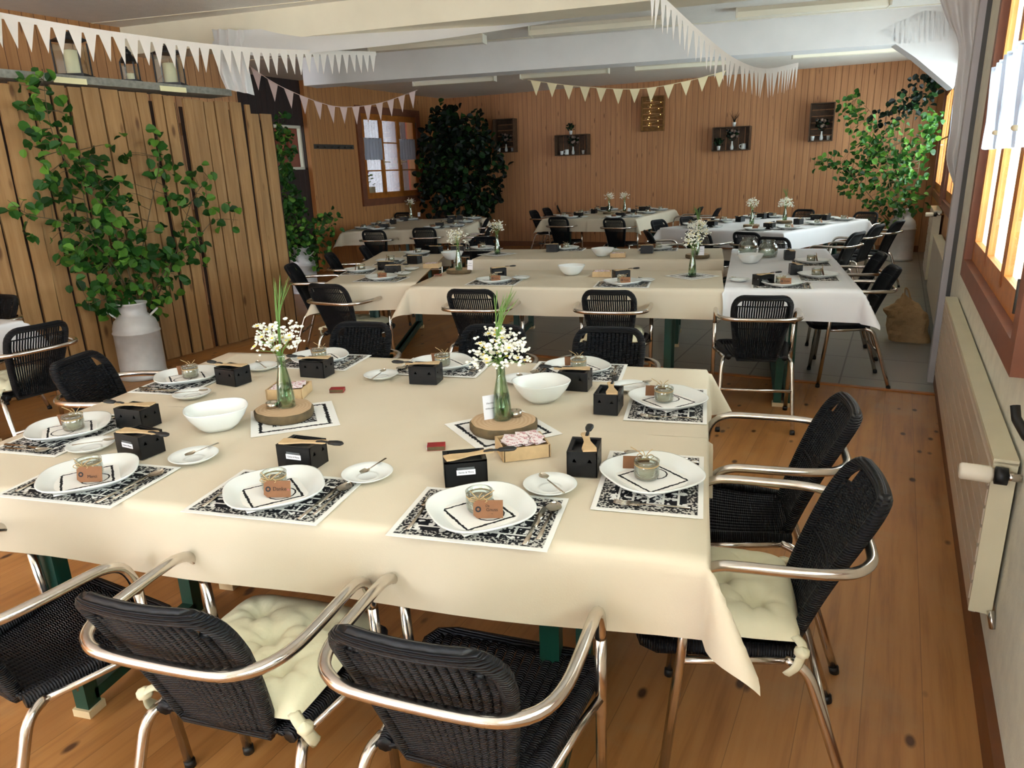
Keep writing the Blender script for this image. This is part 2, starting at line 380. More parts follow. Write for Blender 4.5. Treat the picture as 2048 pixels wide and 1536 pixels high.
# right wall: plaster near part with window opening, timber part beyond the post
w1 = (.62, 2.52, .98, 2.35)
SP = 3.62                                   # where the plaster ends at the steel post
w6 = (-3.4, -.6, .98, 2.35)
WR.piece('wall_right', [(-5.3, w6[0], 0, CEIL), (w6[1], w1[0], 0, CEIL), (w6[0], w6[1], 0, w6[2]), (w6[0], w6[1], w6[3], CEIL), (w1[1], SP, 0, CEIL), (w1[0], w1[1], 0, w1[2]), (w1[0], w1[1], w1[3], CEIL)], 'plaster', .22)
w2 = (5.3, 7.7, 1.02, 2.4); w3 = (8.3, 10.9, 1.02, 2.4)
WT = Wall(WR.p(0, -.1, 0), WR.d)         # the timber part stands a little further back
WT.piece('wall_right_timber', [(SP, w2[0], 0, CEIL), (w2[1], w3[0], 0, CEIL), (w3[1], LR+.2, 0, CEIL)]+[(w[0], w[1], 0, w[2]) for w in (w2, w3)]+[(w[0], w[1], w[3], CEIL) for w in (w2, w3)], 'pine_side', .22)
b = MB(); b.box((SP+.10, .03, CEIL/2), (.14, .06, CEIL)); struct(WR.place(b.build('post', 'post_paint')))
b = MB(); b.box((SP+.015, .012, CEIL/2), (.025, .024, CEIL)); struct(WR.place(b.build('post_shadow_strip', 'dark_metal')))  # dark strip standing in for the shadow line beside the post
WB.piece('wall_back', [(-.2, sL+.2, 0, CEIL+.02)], 'pine_wall')
# left wall with window, then dark stained door recess
sE, _ = WL.sz(605, 150)
(wa, zt), (wb, zb) = WL.sz(834, 222), WL.sz(727, 413)
wl = (min(wa, wb)+.1, max(wa, wb)-.1, zb+.12, zt-.12)
WL.piece('wall_left', [(-.2, wl[0], 0, CEIL), (wl[1], sE, 0, CEIL), (wl[0], wl[1], 0, wl[2]), (wl[0], wl[1], wl[3], CEIL)], 'pine_side')
(da, dz1), (db, dz0) = WL.sz(600, 252, -.1), WL.sz(570, 340, -.1)
WL.piece('door_1', [(sE, da+.02, 0, CEIL), (db+.5, sE+6, 0, CEIL), (da+.02, db+.5, 0, dz0), (da+.02, db+.5, dz1, CEIL)], 'dark_boards', .12, -.02)
b = MB(); b.box((sE+.03, .0, CEIL/2), (.09, .12, CEIL)); struct(WL.place(b.build('trim_1', 'pine_side')))
# wall behind the plank partition
W0 = at(239, 55, CEIL)
WN = Wall((W0.x, W0.y), (-math.sin(R_(14)), -math.cos(R_(14))))
s_n, _ = WN.sz(470, 160)
b = MB(); b.box(((s_n+9)/2, -.06, CEIL/2), (9-s_n, .12, CEIL)); struct(WN.place(b.build('wall_left_near', 'pine_side')))
# ceiling and floors
b = MB(); b.box((-2, 5.5, CEIL+.06), (14, 21, .12)); struct(b.build('ceiling', 'ceiling'))
b = MB()
for k in range(9): b.box((-2.4, -1.5+k*1.25, CEIL-.002), (13, .018, .006))
struct(b.build('trim_2', 'beam_cream'))
TS = 3.36
def floor_piece(name, mat, u0, u1, s0, s1, z=0.0):
    b = MB(); b.box(((s0+s1)/2, (u0+u1)/2, z-.04), (s1-s0, u1-u0, .08))
    o = struct(WR.place(b.build(name, mat)))
    o.rotation_euler = (0,0,WR.rz)
    return o
def floor_xy(name, mat, poly):              # built across the boards: local x across, local y along
    b = MB(); b.prism([(-u, s, -.08) for (u, s) in poly], (0,0,.08))
    o = struct(b.build(name, mat)); o.location = WR.o; o.rotation_euler = (0,0,WR.rz-math.pi/2); return o
UT = 3.75
floor_xy('floor', 'wood_floor', [(-.3,-5), (-.3,TS), (UT,TS), (UT,16), (13,16), (13,-5)][::-1])
floor_xy('floor_tiled', 'tiles', [(-.3,TS), (-.3,16), (UT,16), (UT,TS)][::-1])
b = MB(); b.box((TS, UT/2, .004), (.04, UT, .008)); struct(WR.place(b.build('trim_3', 'frame_wood')))
b = MB(); b.box(((SP-5)/2, .012, .05), (SP+5, .024, .1)); struct(WR.place(b.build('baseboard_right', 'baseboard')))
b = MB(); b.box((sL/2, .012, .05), (sL, .024, .1)); struct(WB.place(b.build('baseboard_back', 'baseboard')))
b = MB()
for (x0, x1, z0, z1) in ((-9.5, -3.0, 0, CEIL), (-1.4, 1.5, 0, CEIL), (-3.0, -1.4, 0, 1.3), (-3.0, -1.4, 2.45, CEIL)): b.box(((x0+x1)/2, -3.4, (z0+z1)/2), (x1-x0, .2, z1-z0))
struct(b.build('unseen_wall_front', 'plaster'))  # unseen wall added behind the camera, opening sized to limit light from there
# beams
def beam(name, p0, p1, z0, z1, t, mat, ext0=0, ext1=0):
    w = Wall(p0, (p1.x-p0.x, p1.y-p0.y)); L = math.hypot(p1.x-p0.x, p1.y-p0.y)
    b = MB(); b.box(((L+ext1-ext0)/2, t/2, (z0+z1)/2), (L+ext0+ext1, t, z1-z0)); return struct(w.place(b.build(name, mat))), w
B2a, B2b = at(615, 171, 2.58), at(1790, 88, 2.58)
_, WB2 = beam('beam_1', B2a, B2b, 2.58, CEIL+.01, .32, 'beam', .05, .8)
B1a, B1b = at(239, 55, CEIL), at(700, 0, CEIL)
_, WB1 = beam('beam_2', B1a, B1b, 2.66, CEIL+.01, .35, 'beam_cream', .2, 5.5)
def gusset(name, pix, w, t, mat):
    pts = [on(x, y, w.o, w.o+w.d) for x, y in pix]; b = MB(); b.prism(pts, w.n*t); return struct(b.build(name, mat))
gusset('beam_brace', [(1760,60), (1785,84), (1832,116), (1906,178), (1930,130), (1940,30), (1850,20)], WB2, .2, 'beam')
gusset('beam_brace_near', [(1868,-30), (1880,10), (1905,48), (1925,78), (1970,70), (1985,0), (1990,-40)], Wall((at(1925,60,2.7).x, at(1925,60,2.7).y-.25), WB2.d), .12, 'beam')
# ------------------------------------------------------------------ windows
def casement(w, name, r, leaves, mat, depth=.05, bars=2, casing=.09, sash=.05):
    root = bpy.data.objects.new(name, None); COL.objects.link(root); root['kind'] = 'structure'; w.place(root)
    a0, a1, z0, z1 = r
    b = MB()
    for (x0, x1, y0, y1) in ((a0-casing, a1+casing, z0-casing, z0), (a0-casing, a1+casing, z1, z1+casing), (a0-casing, a0, z0, z1), (a1, a1+casing, z0, z1)):
        b.box(((x0+x1)/2, .012, (y0+y1)/2), (x1-x0, .05, y1-y0))
    b.build('casing', 'frame_red', root)
    b = MB()
    for (x0, x1, y0, y1) in ((a0, a1, z0, z0+.05), (a0, a1, z1-.05, z1), (a0, a0+.05, z0, z1), (a1-.05, a1, z0, z1)):
        b.box(((x0+x1)/2, -.012, (y0+y1)/2), (x1-x0, .03, y1-y0))
    b.build('frame', mat, root)
    W = (a1-a0-.1)/leaves
    for k in range(leaves):
        x0 = a0+.05+k*W; x1 = x0+W; b = MB()
        for (p, q, u, v) in ((x0, x1, z0+.05, z0+.05+sash), (x0, x1, z1-.05-sash, z1-.05), (x0, x0+sash, z0+.05, z1-.05), (x1-sash, x1, z0+.05, z1-.05)):
            b.box(((p+q)/2, -.006, (u+v)/2), (q-p-.004, .026, v-u))
        for j in range(1, bars+1):
            zz = z0+(z1-z0)*j/(bars+1); b.box(((x0+x1)/2, -.004, zz), (x1-x0-sash, .016, .022))
        sh = b.build('sash', mat, root)
        b = MB(); b.box(((x0+x1)/2, -.003, (z0+z1)/2), (x1-x0-2*sash, .004, z1-z0-.1-2*sash)); b.build('pane', 'pane', sh)
        if k < leaves-1 or leaves == 1:
            b = MB(); xx = x1-sash*.5; zz = (z0*.6+z1*.4)+.05
            b.box((xx, .004, zz), (.03, .014, .1)); b.tube([(xx, .01, zz), (xx, .045, zz), (xx-.06, .052, zz), (xx-.11, .05, zz-.002)], .009, 8)
            b.build('handle', 'foot', sh, True)
    b = MB()
    for zz in (z0+.12, z1-.15):
        b.tube([(a0+.03, .03, zz-.05), (a0+.03, .03, zz+.05)], .01, 8)
    b.build('hinge', 'dark_metal', root, True)
    return root
casement(WR, 'window_1', w1, 3, 'frame_wood', bars=1)
casement(WR, 'added_window', w6, 4, 'frame_wood', bars=1)  # unseen window added for daylight on the near area
casement(WT, 'window_2', w2, 3, 'frame_wood', bars=1)
casement(WT, 'window_3', w3, 2, 'frame_wood', bars=1)
casement(WL, 'window_4', wl, 3, 'frame_wood', bars=2, casing=.12)
root = bpy.data.objects.new('window_5', None); COL.objects.link(root); root['kind'] = 'structure'; WL.place(root)
b = MB()
for (x0, x1, y0, y1) in ((da, db+.5, dz0, dz0+.04), (da, db+.5, dz1-.04, dz1), (da, da+.05, dz0, dz1), (db+.45, db+.5, dz0, dz1)): b.box(((x0+x1)/2, -.1, (y0+y1)/2), (x1-x0, .06, y1-y0))
b.build('sash', 'lamp_white', root); b = MB(); b.box(((da+db+.5)/2, -.1, (dz0+dz1)/2), (db+.4-da, .004, dz1-dz0-.06)); b.build('pane', 'pane', root)
def curtain(w, a0, a1, z0, z1, label, off=.03, flare=0.0):
    b = MB(); n = 40
    def fn(u, v):
        x = a0+(a1-a0)*u; z = z1+(z0-z1)*v
        return (x, off+.014*math.sin(u*n*.9)+.006*math.sin(u*23+v*3)+flare*v, z-.006*math.cos(u*n*.9)*v)
    b.grid(fn, 60, 6)
    t = thing('cafe_curtain', label, 'curtain'); w.place(t)
    b.build('fabric', 'curtain', t, True)
    b = MB(); b.tube([(a0-.03, off, z1-.012), (a1+.03, off, z1-.012)], .005, 6); b.build('rod', 'alu', t, True)
L1w = (w1[1]-w1[0]-.1)/3
for k, lb in enumerate(('sheer white café curtain on the sash nearest the viewer by the plaster wall', 'sheer white café curtain on the middle sash of the near window', 'sheer white café curtain on the sash beside the steel post')):
    curtain(WR, w1[0]+.06+k*L1w, w1[0]+.03+(k+1)*L1w, 1.52, 1.88, lb.replace('é', 'e'), .03)
L2w = (w2[1]-w2[0]-.1)/3
for k, lb in enumerate(('sheer white cafe curtain half hidden behind the hanging drape, near sash', 'sheer white cafe curtain on the middle sash past the drape', 'sheer white cafe curtain lit up beside the green branches')):
    curtain(WT, w2[0]+.06+k*L2w, w2[0]+.03+(k+1)*L2w, 1.55, 2.0, lb, .045)
L4w = (wl[1]-wl[0]-.1)/3
H4 = wl[3]-wl[2]
curtain(WL, wl[0]+.08, wl[0]+.05+L4w, wl[2]+H4*.46, wl[2]+H4*.72, 'small white curtain on the window sash beside the dark bush', .02)
curtain(WL, wl[0]+.08+2*L4w, wl[1]-.05, wl[2]+H4*.46, wl[2]+H4*.72, 'small white curtain on the window sash beside the coat rail', .02)
# outside the left windows: grey boarded neighbour, salmon shutter, flower box
m_out = WL.p((wl[0]+wl[1])/2, -1.5, 1.6)
b = MB(); b.box((wl[0]-.6, -2.2, 1.6), (5.5, .1, 3.6)); struct(WL.place(b.build('outside_wall', 'grey_boards')))
b = MB(); b.box((wl[0]-3.25, -1.9, 1.6), (1.5, .1, 3.6)); b.box((db-1.25, -1.0, 1.6), (1.3, .1, 3.6)); struct(WL.place(b.build('outside_wall_salmon', 'pink_wall')))
b = MB(); b.box((5, -2.6, 3.05), (16, 5.0, .1)); struct(WL.place(b.build('added_shade_roof', 'grey_boards')))  # unseen roof added to shade what the left window looks onto
b = MB(); b.box((5, -3.6, 1.5), (16, .1, 3)); struct(WL.place(b.build('outside_wall_far', 'grey_boards')))
t = thing('flower_box', 'white flower box with pink geraniums outside the far window', 'flower box'); WL.place(t)
fx = wl[1]-.35
b = MB(); b.box((fx, -.32, wl[2]+.12), (.5, .16, .15)); b.build('trough', 'lamp_white', t)
b = MB(); random.seed(3)
for k in range(70):
    c = Vector((fx+random.uniform(-.25,.25), -.32+random.uniform(-.1,.1), wl[2]+random.uniform(.18,.42))); b.rn = random.random(); a = random.uniform(0, 6.3)
    u = Vector((math.cos(a), math.sin(a), random.uniform(-.4,.4)))*.04; v = Vector((-math.sin(a), math.cos(a), .5))*.03; b.add([c-u, c-v, c+u, c+v], [(0,1,2,3)])
b.build('leaves', 'leaf', t)
b = MB()
for k in range(4): b.lathe([(0,-.03), (.035,-.01), (.035,.02), (0,.035)], 8, (fx+.12-.08*k, -.3, wl[2]+.42+.03*(k % 2)))
b.build('blossom', simple('geranium_pink', 'd068c0', .6), t, True)
# ------------------------------------------------------------------ ceiling lamps
def make_lamp(L):
    t = thing('ceiling_lamp', '', 'lamp')
    b = MB(); b.box((0,0,-.02), (L, .1, .04)); b.build('housing', 'lamp_white', t)
    b = MB(); b.prism([(-L/2, -.075, -.04), (-L/2, .075, -.04), (-L/2, .055, -.085), (-L/2, -.055, -.085)], (L, 0, 0)); b.build('diffuser', 'lamp_tube', t)
    for sx in (-1, 1): b = MB(); b.box((sx*(L/2+.008), 0, -.045), (.016, .16, .09)); b.build('end_cap', 'lamp_white', t)
    return t
lk = Kind(lambda: make_lamp(1.32))
for (x0, y0, x1, y1, lb) in ((750,103,963,78,'long white tube lamp on ceiling above the plank partition end'), (1065,72,1325,40,'middle tube lamp of the nearer ceiling row'), (1470,30,1780,8,'tube lamp of nearer row beside the dipping white bunting'),
        (835,170,985,158,'tube lamp on ceiling in front of the dark corner bush'), (1050,155,1210,143,'tube lamp above the cream bunting and square crate'), (1297,137,1435,127,'tube lamp above the lit slatted crate'), (1590,112,1797,100,'tube lamp nearest the right end of the timber wall')):
    p, q = at(x0, y0, CEIL-.06), at(x1, y1, CEIL-.06); c = (p+q)/2
    lk.put((c.x, c.y, CEIL), math.atan2(WB2.d.y, WB2.d.x), lb, 'ceiling tube lamps')
# ------------------------------------------------------------------ plank partition
Fa, Fb = at(210, 755, 0), at(540, 668, 0)
WF = Wall(Fa, (Fb.x-Fa.x, Fb.y-Fa.y))        # local x runs away from the viewer, local y to the left (behind)
sgap, _ = WF.sz(376, 330); sEnd, _ = WF.sz(512, 300)
def panel(name, s0, s1, ztop, label, lean=0.0, seed=1, offs=0.0):
    random.seed(seed); t = thing(name, label, 'partition'); WF.place(t); x = s0; b = MB()
    while x < s1-.03:
        w = min(random.uniform(.095, .155), s1-x); b.rn = random.random(); h = ztop-random.uniform(0, .03); tilt = random.uniform(-.008, .008); d = random.uniform(-.008, .008)
        g = random.choice((.012, .018, .026, .036)); n = 10; vs = []
        for k in range(n+1):
            z = .01+(h-.01)*k/n; e0, e1 = random.uniform(-.003,.003), random.uniform(-.003,.003)
            for (xx, yy) in ((x+g/2+e0, d-offs), (x+w-g/2+e1, d-offs), (x+w-g/2+e1, d-offs+.022), (x+g/2+e0, d-offs+.022)): vs.append((xx+tilt*z, yy+lean*z, z))
        fs = []
        for k in range(n):
            o = k*4
            for j in range(4): fs.append((o+j, o+(j+1) % 4, o+4+(j+1) % 4, o+4+j))
        fs += [(3,2,1,0), (n*4, n*4+1, n*4+2, n*4+3)]; b.add(vs, fs); x += w
    b.build('plank_panel', 'planks', t)
    b = MB(); b.box(((s0+s1)/2, .028-offs, ztop/2-.03), (s1-s0-.01, .006, ztop-.08)); b.build('gap_shade_sheet', 'gap_shade_sheet', t)  # dark sheet added so the gaps between planks look shaded
    b = MB(); b.rn = .2
    for z in (.35, 1.2, ztop-.25): b.box(((s0+s1)/2, .0495-offs, z), (s1-s0-.02, .035, .1))
    b.build('batten', 'planks', t); return t
panel('plank_partition', -2.4, sgap-.012, 2.2, 'rough plank partition panel behind the big milk can', seed=4)
panel('plank_partition', sgap+.012, sEnd, 2.17, 'rough plank partition panel from the wide dark gap to its free end', seed=9)
panel('plank_partition', sEnd+.03, sEnd+.33, 2.1, 'lower narrow plank panel at the far end of the partition', seed=12, offs=-.06)
b = MB(); b.box(((sEnd-2.4)/2-.15, .08, 2.235), (sEnd+2.4-.2, .3, .055)); o = WF.place(b.build('shelf_board', 'stone_board')); tag(o, 'long grey board lying on top of the plank partition', 'shelf')
for (x, y, lb) in ((141, 163, 'cream paper strip on grey board edge below the first lantern'), (347, 180, 'cream paper strip on grey board edge below the farthest lantern')):
    s_, z_ = WF.sz(x, y, -.075); b = MB(); b.box((s_, -.075, 2.222), (.24, .006, .04)); tag(WF.place(b.build('paper_strip', 'cream_paper')), lb, 'paper')
def make_lantern(w, h, old):
    t = thing('lantern', '', 'lantern')
    b = MB(); b.box((0,0,.01), (w+.03, w+.03, .02)); b.build('base', 'black', t)
    for sx in (-1,1):
        for sy in (-1,1): b = MB(); b.box((sx*w/2, sy*w/2, h/2+.01), (.01, .01, h-.02)); b.build('corner_bar', 'black', t)
    b = MB()
    for rz in range(4): b.box((0,0,h/2), (w-.012, w-.012, h-.05)) if rz == 0 else None
    b.build('glass', 'pane', t)
    b = MB()
    if old: b.lathe([(w*.72,h), (w*.6,h+.02), (w*.3,h+.06), (w*.3,h+.075), (.01,h+.1)], 12)
    else: b.lathe([(w*.72,h), (w*.72,h+.012), (w*.16,h+.05), (w*.16,h+.06), (.02,h+.065)], 4)
    b.build('roof', 'black', t)
    b = MB(); b.tube([(w*.2*math.cos(a), 0, h+(.09 if old else .06)+w*.25*math.sin(a)) for a in [k*math.pi/8 for k in range(9)]], .004, 6); b.build('handle', 'black', t, True)
    return t
def candle(loc, r, h, label):
    b = MB(); b.lathe([(r*.98,0), (r,.004), (r,h-.006), (r*.9,h), (0,h-.004)], 20); b.tube([(0,0,h-.004), (.002,0,h+.012)], .0015, 5)
    o = b.build('pillar_candle', 'wax', None, True); o.location = loc; return tag(o, label, 'candle')
for (x, y, w, h, old, ch, lb, cl) in ((150, 152, .18, .25, False, .17, 'tall glass lantern on the board, nearest of three', 'thick cream candle inside the nearest tall lantern'), (263, 158, .1, .15, True, .05, 'small black old-style lantern between the two tall ones', 'small candle in the little black lantern'), (343, 165, .18, .25, False, .16, 'tall glass lantern on the board beside the white drape', 'cream candle inside the lantern beside the drape')):
    s_, _z = WF.sz(x, y, .07); p = WF.p(s_, .07, 2.263); t = make_lantern(w, h, old); t.location = p; t.rotation_euler = (0,0,WF.rz+R_(38)); tag(t, lb, 'lantern', 'lanterns on the partition board')
    candle((p.x, p.y, p.z+.0205), .05 if not old else .03, ch, cl)
# coat rail on the left wall
(ra, rz_), (rb, rz2) = WL.sz(625, 293), WL.sz(705, 293)
t = thing('coat_rail', 'dark coat rail with small pegs on timber wall', 'coat rail'); WL.place(t)
b = MB(); b.box(((ra+rb)/2, .015, rz_), (abs(ra-rb), .025, .07)); b.build('rail', 'dark_metal', t)
for k in range(6):
    b = MB(); x = ra+(rb-ra)*(k+.5)/6; b.tube([(x,.025,rz_-.01), (x,.06,rz_-.015), (x,.075,rz_+.015)], .007, 6); b.build('peg', 'dark_metal', t, True)
# ------------------------------------------------------------------ radiators
def radiator(a0, a1, z0, z1, off, T, label, valve_at, ridged=True, wall=None):
    t = thing('radiator', label, 'radiator'); (wall or WR).place(t); L = a1-a0; f = off+T
    b = MB(); n = 7; b.box(((a0+a1)/2, f-.008, (z0+z1)/2), (L, .016, z1-z0))
    if ridged:
        for k in range(n): z = z0+.03+(z1-z0-.06)*(k+.5)/n; b.box(((a0+a1)/2, f+.002, z), (L-.02, .006, (z1-z0)/n*.72))
    b.build('front_panel', 'radiator_face', t)
    b = MB(); b.box(((a0+a1)/2, off+.005, (z0+z1)/2), (L, .01, z1-z0)); b.build('rear_panel', 'radiator', t)
    b = MB(); b.box(((a0+a1)/2, off+T/2, z1-.004), (L+.012, T+.006, .014)); b.build('top_grille', 'radiator', t)
    for x in (a0, a1): b = MB(); b.box((x, off+T/2, (z0+z1)/2), (.012, T+.004, z1-z0-.01)); b.build('end_plate', 'radiator', t)
    for x in (a0+.25, a1-.25): b = MB(); b.box((x, off/2+.0005, (z0+z1)/2), (.03, off, .2)); b.build('bracket', 'dark_metal', t)
    off = f-.09
    if valve_at is not None:
        x = valve_at; zz = z1-.035; v = MB(); v.tube([(x, .002, zz), (x, off+.07, zz)], .011, 10); vo = v.build('valve_pipe', 'alu', t, True)
        v = MB(); v.tube([(x, off+.06, zz), (x, off+.088, zz)], .024, 14); v.build('valve_ring', 'black_grip', vo, True)
        v = MB(); v.tube([(x, off+.092, zz), (x, off+.1, zz), (x, off+.165, zz), (x, off+.17, zz)], [.016, .023, .023, .019], 16); v.build('thermostat_knob', 'lamp_white', vo, True)
        v = MB(); v.tube([(x+.01, .002, z0-.02), (x, off+.03, z0-.022), (x+.02, off+.04, z0+.02)], .01, 8); v.build('return_pipe', 'alu', t, True)
    return t
rs0, rz1 = WR.sz(1988, 928, .064); rs1, rz1b = WR.sz(1893, 589, .064); _, rz0 = WR.sz(1936, 1215, .064)
radiator(rs0, rs1, max(.1, rz0), (rz1+rz1b)/2, .012, .052, 'long ridged cream radiator under the near window', rs0-.03)
r2a, r2z = WT.sz(1888, 526, .1); r2b, _ = WT.sz(1866, 476, .1); _, r2c = WT.sz(1871, 674, .1)
radiator(r2a, r2b, max(.08, r2c), r2z, .025, .075, 'flat radiator with brown edge behind the paper bag', None, False, WT)
r3a, r3z = WT.sz(1868, 422, .1)
radiator(r3a, r3a+1.0, .12, r3z, .025, .075, 'small far radiator with two white knobs beside the corner can', r3a-.04, True, WT)
b = MB(); P = WR.p(.55, 0, 0); s_, z_ = WR.sz(2030, 842, .05)
b.tube([(s_-.12, .004, z_-.03), (s_-.05, .03, z_-.02), (s_+.02, .045, z_), (s_+.035, .05, z_+.03)], .012, 8); tag(WR.place(b.build('wall_hook', 'black_grip', None, True)), 'black curved hook on plaster wall above the radiator', 'hook')
# ------------------------------------------------------------------ wicker armchairs
BK0, BK1 = Vector((0,-.115,.40)), Vector((0,-.278,.785))
def back_pt(x, v, w=0.0):                    # x metres across, v 0 bottom .. 1 top
    c = BK0.lerp(BK1, v); return Vector((x, c.y+.9*x*x+.012*math.sin(v*math.pi)+w, c.z))
def back_half(v):
    h = .106+.043*min(1, v/.72)
    if v > .84: h -= .05*(1-math.sqrt(max(0, 1-((v-.84)/.16)**2)))
    return h
def make_chair(dense):
    t = thing('wicker_armchair', '', 'chair')
    # backrest: strands plus wrapped rim
    b = MB(); n = 15 if dense else 21
    for k in range(n):
        u = -1+2*(k+.5)/n; pts = []
        for j in range(9):
            v = .0+.985*j/8; h = back_half(v)-.012
            x = u*(h if v < .84 else back_half(.84)-.012)
            if abs(x) > h: break
            pts.append(back_pt(x, v))
        if len(pts) > 2: b.tube(pts, .0108 if dense else .0052, 6, flat=.55 if dense else .8, up=(0,-1,.4))
    for v in ((.12, .5, .86) if not dense else (.5,)):
        b.tube([back_pt(x*.01*(back_half(v)-.01)/.16, v, .004) for x in range(-16, 17, 4)], .004, 5)
    bk = b.build('backrest', 'wicker', t, True)
    out = []
    for j in range(13): v = j/12*.84; out.append(back_pt(-back_half(v), v))
    for j in range(1, 6): v = .84+.16*math.sin(j/5*math.pi/2); out.append(back_pt(-back_half(v), v))
    for j in range(1, 8): out.append(back_pt(-back_half(1)+2*back_half(1)*j/8, 1))
    for j in range(5, 0, -1): v = .84+.16*math.sin(j/5*math.pi/2); out.append(back_pt(back_half(v), v))
    for j in range(12, -1, -1): v = j/12*.84; out.append(back_pt(back_half(v), v))
    b = MB(); b.tube(out, .0165, 8, closed=True); b.build('backrest_rim', 'wicker', bk, True)
    # seat
    def seat_half(y): return .155+.055*(y+.115)/.35
    b = MB(); n = 17 if dense else 22
    for k in range(n):
        u = -1+2*(k+.5)/n; pts = []
        for j in range(8):
            y = -.115+.345*j/7; pts.append((u*(seat_half(y)-.012), y, .412+.012*j/7-.012*math.sin(math.pi*j/7)))
        b.tube(pts, .0108 if dense else .0065, 6, flat=.5)
    se = b.build('seat', 'wicker_flat', t, True)
    rim = [(-seat_half(-.115), -.115, .41)]+[(-seat_half(y), y, .414+.01*y) for y in (-.03,.06,.15,.2)]+[(-.19,.232,.418),(-.15,.245,.418),(0,.248,.416),(.15,.245,.418),(.19,.232,.418)]+[(seat_half(y), y, .414+.01*y) for y in (.2,.15,.06,-.03)]+[(seat_half(-.115), -.115, .41)]
    b = MB(); b.tube(rim, .017, 8); b.build('seat_rim', 'wicker_flat', se, True)
    # aluminium tube: armrest loop, four legs, stretchers
    half = [(-.228,.138,.56), (-.228,.132,.60), (-.229,.112,.638), (-.230,.075,.657), (-.231,.03,.661), (-.230,-.06,.66), (-.226,-.14,.66), (-.208,-.20,.66), (-.172,-.236,.66), (-.12,-.253,.66)]
    loop = half+[(0,-.257,.66)]+[(-x,y,z) for x,y,z in half[::-1]]
    b = MB(); b.tube(bez(loop, 3), .0125, 10); b.build('armrest', 'alu', t, True)
    for s in (-1, 1):
        b = MB(); b.tube([(s*.228,.138,.562), (s*.227,.146,.42), (s*.224,.182,.012)], .0125, 10); l = b.build('leg', 'alu', t, True)
        b = MB(); b.tube([(s*.224,.183,.0), (s*.224,.182,.022)], .0145, 10); b.build('foot_cap', 'black_grip', l, True)
        b = MB(); b.tube(bez([(s*.176,-.085,.405), (s*.19,-.13,.385), (s*.196,-.165,.30), (s*.205,-.262,.012)], 4), .0125, 10); l = b.build('leg', 'alu', t, True)
        b = MB(); b.tube([(s*.205,-.264,.0), (s*.205,-.26,.022)], .0145, 10); b.build('foot_cap', 'black_grip', l, True)
        b = MB(); b.tube([(s*.227,.147,.402), (s*.20,.05,.397), (s*.176,-.085,.402)], .010, 8); b.build('side_rail', 'alu', t, True)
    b = MB(); b.tube([(-.1985,-.19,.235), (.1985,-.19,.235)], .0095, 8); b.build('stretcher', 'alu', t, True)
    return t
CH = {True: Kind(lambda: make_chair(True)), False: Kind(lambda: make_chair(False))}
chairs = []
def chair_at(x, y, yaw, label, group, dense=False):
    c = CH[dense].put((x, y, 0), R_(yaw), label, group); chairs.append(c); return c
def chair_px(px, py, yaw, label, group, dense=False, z=.795):
    p = at(px, py, z); a = R_(yaw); return chair_at(p.x-.278*math.sin(a), p.y+.278*math.cos(a), yaw, label, group, dense)
def make_cushion():
    t = thing('seat_cushion', '', 'cushion'); b = MB(); W = .185
    tuft = [(-.45,-.45), (.45,-.45), (-.45,.45), (.45,.45), (0,0)]
    def h(u, v):
        e = (1-abs(u)**5)*(1-abs(v)**5); z = .052*max(0, e)**.55
        for (a, c) in tuft:
            r2 = (u-a)**2+(v-c)**2; ang = math.atan2(v-c, u-a)
            z -= .042*math.exp(-r2/.022)*e; z -= .013*math.exp(-r2/.12)*max(0, math.sin(ang*7+a*9+c*5))*e
        return z
    def P(u, v, s):
        x, y = 2*u-1, 2*v-1; q = 1-.05*(x*x*y*y); return (x*W*q, y*W*q, .022+s*h(x, y)*(1 if s > 0 else .4))
    b.grid(lambda u, v: P(u, v, 1), 44, 44); b.grid(lambda u, v: P(u, v, -1), 22, 22, True); b.build('pad', 'cushion', t, True)
    for s in (-1, 1):
        b = MB(); b.tube(bez([(s*.165,-.165,.03), (s*.19,-.18,.02), (s*.205,-.17,-.02), (s*.2,-.15,-.05)], 4), .013, 6, flat=.35); b.lathe([(.0,-.014), (.017,-.006), (.017,.006), (0,.014)], 8, (s*.198,-.178,.012)); b.build('tie', 'cushion', t, True)
    return t
CU = Kind(make_cushion)
def cushion(c, label):
    m = Matrix.Rotation(c.rotation_euler.z, 4, 'Z'); p = c.location+m @ Vector((0, .062, .431)); return CU.put(p, c.rotation_euler.z, label, 'cream seat cushions')
G1 = 'wicker armchairs round the nearest table'; G2 = 'wicker armchairs round the hollow square of tables'; G3 = 'wicker armchairs round the far tables'; G0 = 'wicker armchairs at the table by the partition'
c1 = chair_at(-1.53, 1.135, -14, 'black wicker armchair at the near table edge, cut by the picture side', G1, True)
c2 = chair_at(-.925, 1.145, -2, 'black wicker armchair with cream cushion tucked at near table edge, seen from behind', G1, True)
c3 = chair_at(-.41, 1.15, -4, 'black wicker armchair without cushion at near table edge, seen from behind', G1, True)
c4 = chair_at(.135, 1.67, 90, 'black wicker armchair with cream cushion at the nearest table end by the radiator', G1, True)
c5 = chair_at(.175, 2.215, 90, 'black wicker armchair with bare seat at the nearest table end by the radiator', G1, True)
cushion(c2, 'cream tufted cushion on the chair seen from behind'); cushion(c4, 'cream tufted cushion on the chair at the radiator end')
for (x, y, lb) in ((728, 645, 'wicker chair facing viewer across nearest table, behind the first vase'), (990, 650, 'wicker chair facing viewer across nearest table, behind the white daisies'), (1220, 655, 'wicker chair facing viewer across nearest table, in front of a green post')):
    c = chair_px(x, y, 180, lb, G1, True)
chair_px(140, 715, -82, 'dense black wicker chair at the table end below the milk can', G1, True)
c = chair_px(78, 650, 74, 'black wicker chair with see-through back beside the small corner table', G0)
cushion(c, 'pale cushion on the chair beside the small corner table')
